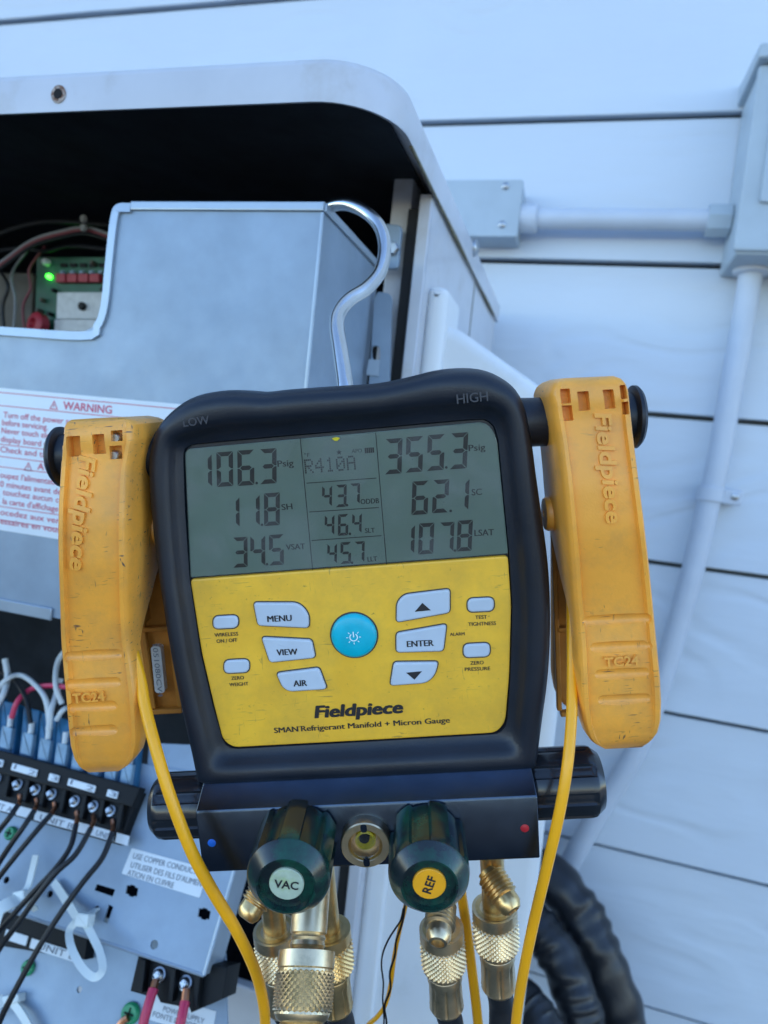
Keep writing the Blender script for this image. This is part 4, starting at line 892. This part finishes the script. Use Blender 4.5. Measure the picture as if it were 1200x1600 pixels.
# manifold block
wfB = .013
vtb = DEV.loc(575, 1207, -.002)[1]; vft = DEV.loc(572, 1258, wfB)[1]; vfb = DEV.loc(580, 1354, wfB)[1]
uL, uR = DEV.loc(311, 1316, wfB)[0], DEV.loc(842, 1295, wfB)[0]
bprof = [(vtb + .004, -.036), (vtb + .004, -.006), (vtb, -.003), (vft + .0006, wfB - .0007), (vft - .0006, wfB), (vfb + .001, wfB), (vfb, wfB - .001), (vfb, -.036)]
part('manifold_block', MB().rings([[(u, p[0], p[1]) for p in bprof] for u in (uL, uR)]), M['block'], gauge, bevel=.0006)
for (x, y), mt in (((331, 1317), 'blue_dot'), ((820, 1294), 'red_dot')):
    c = DEV.loc(x, y, wfB); part('colour_dot', MB().lathe([(.0019, 0), (.0019, .0002), (.0012, .0005), (.0001, .0006)], c, (0, 0, 1), 20), M[mt], gauge)
def knob(O, A, R, L, n, face=.69, mat=M['knob'], sh=.74, depth=.115, ph=0, recess=True, seg=168, gw=-.12):
    O = np.array(O, float); A = np.array(A, float); A /= np.linalg.norm(A)
    e1 = np.cross(A, (0, 1, 0)) if abs(A[1]) < .8 else np.cross(A, (1, 0, 0)); e1 /= np.linalg.norm(e1); e2 = np.cross(A, e1)
    sst = lambda a, b, x: (lambda t: t * t * (3 - 2 * t))(max(0, min(1, (x - a) / (b - a))))
    zs = [(0, .93), (.02, .97), (.06, 1), (.3, 1.0), (sh - .06, 1.0), (sh, 1.0), (sh + .02, .998), (sh + .05, .990), (sh + .085, .975), (sh + .10, .965), (sh + (1 - sh) * .5, 1 - (1 - face) * .28), (sh + (1 - sh) * .75, 1 - (1 - face) * .6), (sh + (1 - sh) * .92, 1 - (1 - face) * .88), (1, face)]
    if recess: zs += [(1.0, face * .93), (.93, face * .90), (.93, face * .02)]
    else: zs += [(1.0, .01)]
    rs = []
    for z, k_ in zs:
        r_ = []
        for i in range(seg):
            a_ = 2 * math.pi * i / seg; g_ = sst(gw, gw + .22, math.cos(n * a_ + ph)); m2 = 1 - sst(sh + .015, sh + .085, z) if z < .99 else 0
            rr = R * (k_ - depth * g_ * m2); r_.append(O + A * z * L + (e1 * math.cos(a_) + e2 * math.sin(a_)) * rr)
        rs.append(r_)
    return MB().rings(rs)
LK = .034
for cx_, cy_, Rpx, mt, s2, rotd, ph in ((447, 1384, 66, 'vac', 'VAC', -10, .6), (671, 1384, 63, 'ref', 'REF', 68, 2.2)):
    f_ = DEV.loc(cx_, cy_, wfB + LK); R = Rpx * DEV.scale(cx_, cy_, wfB + LK * .7)
    kn = part('valve_knob', knob((f_[0], f_[1], wfB + .0005), (0, 0, 1), R, LK, 6, ph=ph), M['knob'], gauge, sharp=28,
              label={'VAC': 'black valve knob with a pale VAC disc', 'REF': 'black valve knob with a yellow REF disc'}[s2])
    ws = wfB + LK * .93 + .0008
    part('marker_disc', MB().lathe([(R * .40, -.0004), (R * .40, .0006), (R * .38, .0009), (.0001, .0009)], (f_[0], f_[1], ws), (0, 0, 1), 36), M[mt], kn)
    tm = MB(); v, f = text_geo(s2, .022); ctr = (v.min(0) + v.max(0)) / 2; sc_ = R * (.56 if s2 == 'VAC' else .46) / (v[:, 0].max() - v[:, 0].min()); a_ = math.radians(rotd)
    tm.add([(f_[0] + sc_ * ((p[0] - ctr[0]) * math.cos(a_) - (p[1] - ctr[1]) * math.sin(a_)), f_[1] + sc_ * ((p[0] - ctr[0]) * math.sin(a_) + (p[1] - ctr[1]) * math.cos(a_)), ws + .0011) for p in v], f)
    part('legend', tm, M['ink'], kn)
# side valve knobs
for x, y, s2, Lk, Rp in ((312, 1267, -1, .0285, 50), (840, 1235, 1, .0335, 54)):
    c = DEV.loc(x, y, -.006); R = Rp * DEV.scale(x, y, -.006)
    part('side_knob', knob((uL if s2 < 0 else uR, c[1], -.012), (s2, 0, 0), R, Lk, 8, face=.80, sh=.80, depth=.08, ph=.3, recess=False, gw=.2), M['knob_black'], gauge, sharp=28)
# sight glass
c = DEV.loc(572, 1308, wfB); r = 38 * DEV.scale(572, 1308, wfB); wS_ = wfB + .0048
sg = part('sight_glass_ring', MB().lathe([(r, -.0052), (r, .0008), (r * .96, .0014), (r * .70, .0014), (r * .66, .0008), (r * .60, -.0045), (.0001, -.0036)], (c[0], c[1], wS_), (0, 0, 1), 48), M['brass_worn'], gauge)
part('sight_dye', MB().lathe([(r * .42, -.0044), (r * .42, -.0012), (r * .34, -.0006), (r * .22, -.003), (.0001, -.003)], (c[0], c[1] + r * .08, wS_), (0, 0, 1), 32), M['dye'], sg)
part('sight_hole', MB().lathe([(r * .21, -.0029), (r * .21, -.0004), (.0001, -.0004)], (c[0] - r * .03, c[1] + r * .20, wS_), (0, 0, 1), 24), M['dark'], sg)
for d_ in (-1, 1):
    cc_ = (c[0], c[1] + d_ * r * .76); part('wrench_notch', MB().prism(rpoly([(cc_[0] - r * .13, cc_[1] - r * .15), (cc_[0] + r * .13, cc_[1] - r * .15), (cc_[0] + r * .13, cc_[1] + r * .20), (cc_[0] - r * .13, cc_[1] + r * .20)], r * .12), wS_, wS_ + .0016), M['block'], sg)
part('glass', MB().lathe([(r * .57, 0), (r * .57, .0005)], (c[0], c[1], wS_ + .0007), (0, 0, 1), 40), M['pane'], sg)
# ports under the block
def threads(O, A, R, L, n, tip=True):
    pf = [(R * .9, 0)]
    for i in range(n):
        z = L * i / n; h = L / n; pf += [(R * .86, z + h * .12), (R, z + h * .42), (R, z + h * .58), (R * .86, z + h * .88)]
    if tip: pf += [(R * .80, L), (R * .82, L + R * .40), (R * .80, L + R * .62), (R * .58, L + R * .95), (R * .42, L + R * 1.0), (R * .40, L + R * .5), (.0001, L + R * .5)]
    return MB().lathe(pf, O, A, 28)
wP = -.014
def port_u(x, y): return DEV.loc(x, y, wP)
PORTS = [(432, 1470, -1), (515, 1470, 0), (691, 1470, 0), (775, 1462, 1)]
hose_spots = []
for x, y, s2 in PORTS:
    c = port_u(x, y); rr = .0062
    part('brass_port', MB().lathe([(rr, 0), (rr, .010), (rr * .96, .012), (rr * .96, abs(vfb - c[1]) + .002)], (c[0], vfb + .001, wP), (0, -1, 0), 28), M['brass'], gauge)
    hose_spots.append((c[0], c[1], wP))
    if s2:
        O, T_ = (DEV.loc(770, 1372, -.008), DEV.loc(802, 1424, .004)) if s2 > 0 else (DEV.loc(421, 1374, -.008), DEV.loc(383, 1436, .004))
        A = T_ - O; L_ = np.linalg.norm(A); A /= L_
        st_ = part('service_port', threads(O + A * (L_ - .0185), A, .0072, .0115, 6), M['brass'], gauge)
        part('port_neck', MB().lathe([(.0055, -.004), (.0055, L_ - .0178)], O, A, 24), M['brass'], st_)
O, T_ = DEV.loc(693, 1385, -.006), DEV.loc(684, 1474, .020); A = T_ - O; L_ = np.linalg.norm(A); A /= L_
st_ = part('service_port', threads(O + A * (L_ - .0185), A, .0072, .0115, 6), M['brass_worn'], gauge); part('port_neck', MB().lathe([(.0055, -.004), (.0055, L_ - .0178)], O, A, 24), M['brass'], st_)
c = port_u(515, 1470); vO = np.array([DEV.loc(494, 1400, .004)[0], vfb - .002, -.006]); vT = DEV.loc(474, 1560, .038); vA = (vT - vO) / np.linalg.norm(vT - vO)
LV = np.linalg.norm(vT - vO)
part('vacuum_port', MB().lathe([(.0084, 0), (.0084, LV * .60), (.0074, LV * .61), (.0080, LV * .63), (.0074, LV * .65), (.0080, LV * .68), (.0072, LV * .70), (.0070, LV * .72)], vO, vA, 32), M['brass_worn'], gauge)
# posts that carry the pipe clamps
wPo = -.016
for (x0_, y0_), (x1_, y1_), Rp, s2 in (((245, 710), (103, 714), 37, -1), ((830, 660), (984, 652), 38, 1)):
    a = DEV.loc(x0_, y0_, wPo); b_ = DEV.loc(x1_, y1_, wPo); R = Rp * DEV.scale(x0_, y0_, wPo); A = b_ - a; L = np.linalg.norm(A)
    po = part('clamp_post', MB().lathe([(R * 1.05, -.012), (R, .001), (R, L)], a, A, 40), M['rubber'], gauge)
    part('post_cap', MB().lathe([(R * 1.1, 0), (R * 1.28, .0010), (R * 1.28, .0024), (R * 1.15, .0038), (R * .8, .0046), (.0001, .0048)], b_, A, 40), M['rubber'], po)

# ------------------------------------------------------------------ pipe clamp probes
def interp(x, xs, ys): return float(np.interp(x, xs, ys))
def clamp(name, label, st, wins, pins, txt, tc, grooves, rear, piv, cable, s_in, serial):
    ys = [p[0] for p in st]; y0_, y1_ = ys[0], ys[-1]
    TT = [0, .006, .018, .05, .12, .30, .42, .55, .66, .80, .88, .93, .965, .985, 1.0]
    WFR = [.004, .0075, .0100, .0118, .012, .016, .0165, .0125, .0095, .0122, .0120, .0112, .0096, .0075, .003]
    WBK = [-.022, -.024, -.027, -.030, -.030, -.030, -.030, -.016, -.001, .0010, .0015, .0015, .0010, .0005, .000]
    t = thing(name, label, 'pipe clamp', DEV, DEV.loc(np.mean(st[-1][1:]), y1_, 0), 'yellow pipe clamps on the gauge')
    fy = np.concatenate([np.linspace(0, .08, 12), np.linspace(.1, .88, 30), np.linspace(.895, 1, 18)]); vv = []; ww = []; rs = []
    sec = [(0, None), (0, -.0065), (.010, -.0030), (.030, -.0008), (.055, 0), (.105, 0), (.112, -.0012), (.125, -.0021), (.5, -.0012), (.875, -.0021), (.888, -.0012), (.895, 0), (.945, 0), (.970, -.0008), (.990, -.0030), (1, -.0065), (1, None)]
    for q_ in fy:
        y = y0_ + (y1_ - y0_) * q_; xl_, xr_ = interp(y, ys, [p[1] for p in st]), interp(y, ys, [p[2] for p in st])
        wf_ = float(np.mean([interp(q_ + o_, TT, WFR) for o_ in np.linspace(-.022, .022, 9)])) if .03 < q_ < .965 else interp(q_, TT, WFR)
        wb_ = interp(q_, TT, WBK); fade = min(1, q_ / .1, (1 - q_) / .12); dyy = .045 * (xr_ - xl_)
        a = DEV.loc(xl_, y + dyy / 2, wf_); b_ = DEV.loc(xr_, y - dyy / 2, wf_); ring = []
        for s_, dw in sec:
            p = a * (1 - s_) + b_ * s_; ring.append((p[0], p[1], (wb_ if dw is None else max(wf_ + (dw if (s_ < .08 or s_ > .92) else dw * fade), wb_ + .0005))))
        rs.append(ring); vv.append((a[1] + b_[1]) / 2); ww.append(wf_)
    bd = part('front_lever', MB().rings(rs), M['clamp'], t, sharp=35)
    wfun = lambda u, v: float(np.interp(-v, [-x for x in vv], ww)) - .0013
    ctm = MB()
    for x0w, y0w, x1w, y1w, sh in wins:
        ctm.prism(rpoly(P2(DEV, [(x0w + sh, y1w), (x1w + sh, y1w - 1), (x1w, y0w - 1), (x0w, y0w)], .011), .0004), .0055, .03)
    for xa_, xb_, yg in grooves:
        a = DEV.loc(xa_ + 8, yg + .02 * (xb_ - xa_), .0125); b_ = DEV.loc(xb_ - 8, yg - .02 * (xb_ - xa_), .0125)
        rg = .0029; a[2] = wfun(0, a[1]) + .0013; b_[2] = wfun(0, b_[1]) + .0013; A = b_ - a; L = np.linalg.norm(A)
        ctm.lathe([(.0002, -rg), (rg * .6, -rg * .8), (rg * .9, -rg * .4), (rg, 0), (rg, L), (rg * .9, L + rg * .4), (rg * .6, L + rg * .8), (.0002, L + rg)], a, A, 14)
    cut(bd, ctm)
    for x, y in pins:
        c = DEV.loc(x, y, .0058); part('contact_pin', MB().lathe([(.0022, -.001), (.0022, .0022), (.0016, .0028), (.0001, .0028)], c, (0, 0, 1), 14), M['zinc'], t)
    lm = MB()                                                    # moulded word, reading downwards
    (ax, ay), (bx_, by_), capx = txt; a = DEV.loc(ax, ay, .014)[:2]; b_ = DEV.loc(bx_, by_, .014)[:2]
    v, f = text_geo('Fieldpiece', .022, .07, .010); d_ = b_ - a; L = np.linalg.norm(d_); d_ /= L; n = np.array([-d_[1], d_[0]]); ch = capx * DEV.scale(ax, ay, .014) / .70; X0_, X1_ = v[:, 0].min(), v[:, 0].max()
    out = []
    for p in v:
        q_ = a + d_ * ((p[0] - X0_) / (X1_ - X0_) * L + .16 * p[1] * ch) + n * p[1] * ch; out.append((q_[0], q_[1], wfun(*q_) + p[2] * ch + .0004))
    lm.add(out, f); part('moulded_lettering', lm, M['clamp'], t); lm = MB()
    text(lm, DEV, 'TC24', tc[0], tc[1], 14.5, .013, .022, extr=.12, bev=.0, wfun=lambda u, v: wfun(u, v) + .0009)
    part('moulded_lettering', lm, M['clamp'], t)
    rpx, wr = rear
    rl = part('rear_lever', MB().prism(rpoly(P2(DEV, rpx, wr), .004), wr - .009, wr, .002), M['clamp_in'], t)
    ru = [DEV.loc(*p, wr) for p in rpx]; ua, ub = min(p[0] for p in ru), max(p[0] for p in ru); va, vb = min(p[1] for p in ru), max(p[1] for p in ru)
    for k_ in (.04, .40, .66, .94):
        u = ua + (ub - ua) * k_; part('rib', MB().box((u - .0012, va + .004, wr + .0001), (u + .0012, vb - .01, wr + .0035)), M['clamp_in'], t, bevel=.0005)
    part('rib', MB().box((ua + .002, va + .0008, wr + .0001), (ub - .002, va + .0035, wr + .004)), M['clamp_in'], t, bevel=.0005)
    part('rib', MB().box((ua + .002, va + .046, wr + .0001), (ub - .002, va + .0485, wr + .004)), M['clamp_in'], t, bevel=.0005)
    um = DEV.loc(np.mean(st[8][1:]), st[8][0], 0)[0]; part('spring_web', MB().box((um - .008, va + .052, wr), (um + .008, vb, -.012)), M['clamp_in'], t)
    py_ = piv[0][1]; xe_ = interp(py_, ys, [p[2 if s_in > 0 else 1] for p in st]); c = DEV.loc(xe_, py_, interp((py_ - y0_) / (y1_ - y0_), TT, WFR)); c[2] = piv[1]; part('pivot_boss', MB().lathe([(.0080, -.002), (.0080, .0016), (.0072, .0028), (.0018, .0030), (.0016, .0012), (.0001, .0012)], c, (s_in, 0, 0), 28), M['clamp'], t)
    if serial:
        (sx, sy), (ex, ey) = serial; wS = wr + .0042
        a = DEV.loc(sx, sy, wS)[:2]; b_ = DEV.loc(ex, ey, wS)[:2]; d_ = (b_ - a) / np.linalg.norm(b_ - a); n = np.array([-d_[1], d_[0]]) * .0026
        sl_ = part('serial_label', MB().prism(rpoly([tuple(a - n), tuple(b_ - n), tuple(b_ + n), tuple(a + n)], .002), wr, wS), M['pcb_white'], t)
        s2 = MB(); text(s2, DEV, '1051080CV4', (ex - 5, ey - 3), (sx - 3, sy + 6), 8, wS + .0002, .0); part('printed_text', s2, M['grey_ink'], sl_)
    pts, rc = cable; part('cable', MB().tube([DEV.loc(x, y, w) for x, y, w in pts], rc, 14, 6), M['cable'], t, sharp=60)
    return t
stL = [(654, 108, 196), (657, 101, 203), (664, 96, 209), (690, 93, 210), (741, 90, 200), (785, 87, 198), (837, 86, 197), (880, 87, 197.5), (938, 89, 198), (1000, 91, 201), (1050, 95, 209), (1090, 99, 214), (1130, 102, 217), (1165, 106, 217), (1185, 112, 213), (1198, 121, 203), (1206, 136, 188)]
clamp('pipe_clamp', 'scuffed yellow pipe clamp on the left post of the gauge', stL,
      [(104, 682, 124, 714, 2), (143, 679, 162, 710, 3), (172, 673, 190, 690, 1), (170, 697, 189, 718, 1), (95, 679, 101, 697, -1), (94, 703, 99, 722, -1)], [(184, 684), (182, 711)],
      ((121, 712), (113, 888), 25), ((113, 1100), (163, 1096), ), [(97, 186, 1029), (101, 186, 1071), (106, 181, 1107), (110, 181, 1145)],
      ([(150, 1112), (281, 1112), (287, 1095), (268, 960), (250, 770), (150, 770)], -.042), ((206, 850), -.020),
      ([(205, 1010, .002), (219, 1060, .006), (227, 1105, .012), (245, 1175, .022), (268, 1250, .028), (300, 1332, .030), (335, 1397, .028), (370, 1455, .024), (398, 1515, .018), (411, 1565, .012), (414, 1610, .006), (405, 1680, .0)], .0026), 1, ((250, 1083), (243, 1010)))
stR = [(589, 880, 962), (592, 872, 972), (600, 865, 981), (612, 862, 986), (650, 867, 990), (680, 873, 993), (750, 882, 1002), (820, 888, 1011), (880, 893, 1018), (930, 896, 1023), (1010, 903, 1031), (1060, 905, 1036), (1100, 906.5, 1038), (1130, 911, 1037), (1148, 917, 1032), (1160, 925, 1022), (1169, 942, 1006)]
clamp('pipe_clamp', 'scuffed yellow pipe clamp on the right post of the gauge', stR,
      [(902, 612, 920, 642, 3), (942, 609, 959, 639, 4), (875, 608, 891, 631, 2), (878, 634, 894, 658, 3), (969, 602, 978, 624, 2), (972, 628, 981, 648, 2)], [],
      ((932, 646), (946, 817), 25), ((946, 1044), (1000, 1040)), [(915, 1019, 973), (925, 1019, 1014), (931, 1019, 1055), (936, 1021, 1096)],
      ([(872, 1092), (888, 1110), (985, 1112), (985, 780), (866, 780), (866, 1060)], -.040), ((874, 826), -.020),
      ([(893, 900, -.016), (893, 960, -.010), (894, 1040, .000), (893, 1120, .012), (886, 1200, .022), (872, 1280, .026), (852, 1365, .026), (832, 1450, .022), (816, 1530, .016), (806, 1600, .010), (800, 1680, .004)], .0024), -1, None)

# ------------------------------------------------------------------ hoses with knurled brass swivel nuts
def knurl(O, A, R, L, nc, nr, h):
    O = np.array(O, float); A = np.array(A, float); A /= np.linalg.norm(A); r = np.array((1, 0, 0.)) if abs(A[0]) < .8 else np.array((0, 1., 0))
    e1 = r - A * (A @ r); e1 /= np.linalg.norm(e1); e2 = np.cross(A, e1); m2 = MB()
    def P(c_, z, rad): a_ = 2 * math.pi * c_ / nc; return O + A * z + (e1 * math.cos(a_) + e2 * math.sin(a_)) * rad
    dz = L / nr
    prof_ = lambda z: R * (1 - .10 * max(0, (abs(z / L - .5) * 2 - .72) / .28) ** 2)
    for r_ in range(0, nr + 1):
        for c_ in range(nc):
            cc_ = c_ + .5 * (r_ % 2); z = r_ * dz; zd, zu = max(0, z - dz), min(L, z + dz)
            vs_ = [P(cc_ - .5, z, prof_(z) - h), P(cc_, zd, prof_(zd) - h), P(cc_ + .5, z, prof_(z) - h), P(cc_, zu, prof_(zu) - h), P(cc_, z, prof_(z))]
            fs_ = [(0, 1, 4), (1, 2, 4), (2, 3, 4), (3, 0, 4)]
            if r_ == 0: fs_ = [(2, 3, 4), (3, 0, 4)]
            if r_ == nr: fs_ = [(0, 1, 4), (1, 2, 4)]
            m2.add(vs_, fs_)
    m2.lathe([(R - h * 1.3, 0), (R - h * 1.3, L)], O, A, nc); return m2
def hose(label, O, A, R, mat, below, start, kl=.0165):
    t = thing('refrigerant_hose', label, 'hose', DEV, O, 'hoses under the gauge'); O = np.array(O, float); A = np.array(A, float); A /= np.linalg.norm(A); k_ = R / .0115
    z = start
    part('collar', MB().lathe([(R * .80, z), (R * .98, z), (R * .98, z + .0055 * k_), (R * .92, z + .006 * k_)], O, A, 40), mat, t)
    part('collar_bore', MB().lathe([(R * .84, z - .0002), (R * .66, z - .0003), (R * .62, z + .001)], O, A, 32, cap0=False), M['brass'], t)
    part('knurled_nut', knurl(O + A * (z + .006 * k_), A, R * 1.03, kl * k_, 30, 13, .0009 * k_), mat, t, sharp=10)
    z2 = z + (.006 + kl) * k_
    part('nut_skirt', MB().lathe([(R * .92, z2), (R * .86, z2 + .0015 * k_), (R * .72, z2 + .0025 * k_)], O, A, 32), mat, t)
    z3 = z2 + .0022 * k_
    fm = []
    for rr, zz, fl_ in ((.66, 0, 0), (.76, .001, 0), (.78, .004, .2), (.74, .006, 1), (.76, .018, 1), (.78, .020, .4), (.72, .0215, 0)):
        ring = []
        for i in range(64):
            a_ = 2 * math.pi * i / 64; e1 = np.cross(A, (0, 0, 1)); e1 /= np.linalg.norm(e1); e2 = np.cross(A, e1)
            ring.append(O + A * (z3 + zz * k_) + (e1 * math.cos(a_) + e2 * math.sin(a_)) * R * (rr - .075 * fl_ * (max(0, math.cos(8 * a_)) ** 6)))
        fm.append(ring)
    part('ferrule', MB().rings(fm), mat, t, sharp=30)
    z4 = z3 + .0205 * k_; p0 = O + A * z4
    part('rubber_hose', MB().tube([p0, p0 + A * .03] + [np.array(DEV.of(DEV.world(p0) + np.array(b_))) for b_ in below], .0066 * k_, 16, 8), M['hose'], t, sharp=60)
names = ['refrigerant hose with dark knurled brass nut, leftmost under the gauge', 'refrigerant hose with knurled brass nut tucked behind the vacuum hose',
         'refrigerant hose with knurled brass nut under the knob marked REF', 'refrigerant hose with knurled brass nut, rightmost under the gauge']
for i, ((u, v, w), (x, y, s2)) in enumerate(zip(hose_spots, PORTS)):
    vt = DEV.loc(x, (1452, 1452, 1450, 1417)[i], wP)[1]
    dx = (-.06, -.02, .03, .06)[i]
    hose(names[i], (u, vt, wP), (0, -1, 0), .0115, M['brass_worn'] if i != 1 else M['brass'],
         [(dx * .2, -.01, -.14), (dx * .5, -.03, -.35), (dx, -.10, -.75), (dx * 1.5, -.25, -1.04), (dx * 2.5, -.55, -1.075 + .002 * i)], 0)
hose('large vacuum hose with bright knurled nut hanging below the knob marked VAC', vO, vA, .0128, M['brass_worn'], [(-.02, -.03, -.16), (-.05, -.06, -.38), (-.10, -.14, -.78), (-.16, -.32, -1.00), (-.28, -.62, -1.03)], LV * .715, .0145)

# ------------------------------------------------------------------ loose cables
t = thing('loose_cable', 'straight yellow cable hanging between the two right-hand hoses', 'cable', DEV, DEV.loc(750, 1640, -.03))
part('jacket', MB().tube([DEV.loc(x, y, w) for x, y, w in ((712, 1340, -.034), (720, 1390, -.032), (729, 1450, -.030), (738, 1520, -.028), (747, 1600, -.026), (752, 1680, -.026))], .0027, 14, 5), M['cable'], t, sharp=60)
t = thing('frayed_wire', 'thin frayed yellow wire with a loose dark strand below the REF knob', 'wire', DEV, DEV.loc(600, 1640, -.03))
part('yellow_strand', MB().tube([DEV.loc(x, y, -.03) for x, y in ((640, 1380), (633, 1418), (624, 1455), (616, 1495), (611, 1535), (603, 1568), (590, 1588), (572, 1606), (560, 1640))], .0012, 8, 5), M['cable'], t)
part('dark_strand', MB().tube([DEV.loc(x, y, -.028) for x, y in ((630, 1420), (626, 1438), (617, 1452), (606, 1470), (598, 1490), (596, 1510), (599, 1535), (598, 1562), (600, 1590), (598, 1640))], .0005, 6, 5), M['wire_black'], t)
part('twisted_strand', MB().tube([DEV.loc(x, y, -.0285) for x, y in ((633, 1410), (629, 1440), (619, 1470), (617, 1492), (609, 1520), (610, 1545), (601, 1572), (604, 1600), (600, 1640))], .0006, 6, 5), M['wire_black'], t)
for o in list(bpy.data.objects):
    if 'shift' in o: del o['shift']
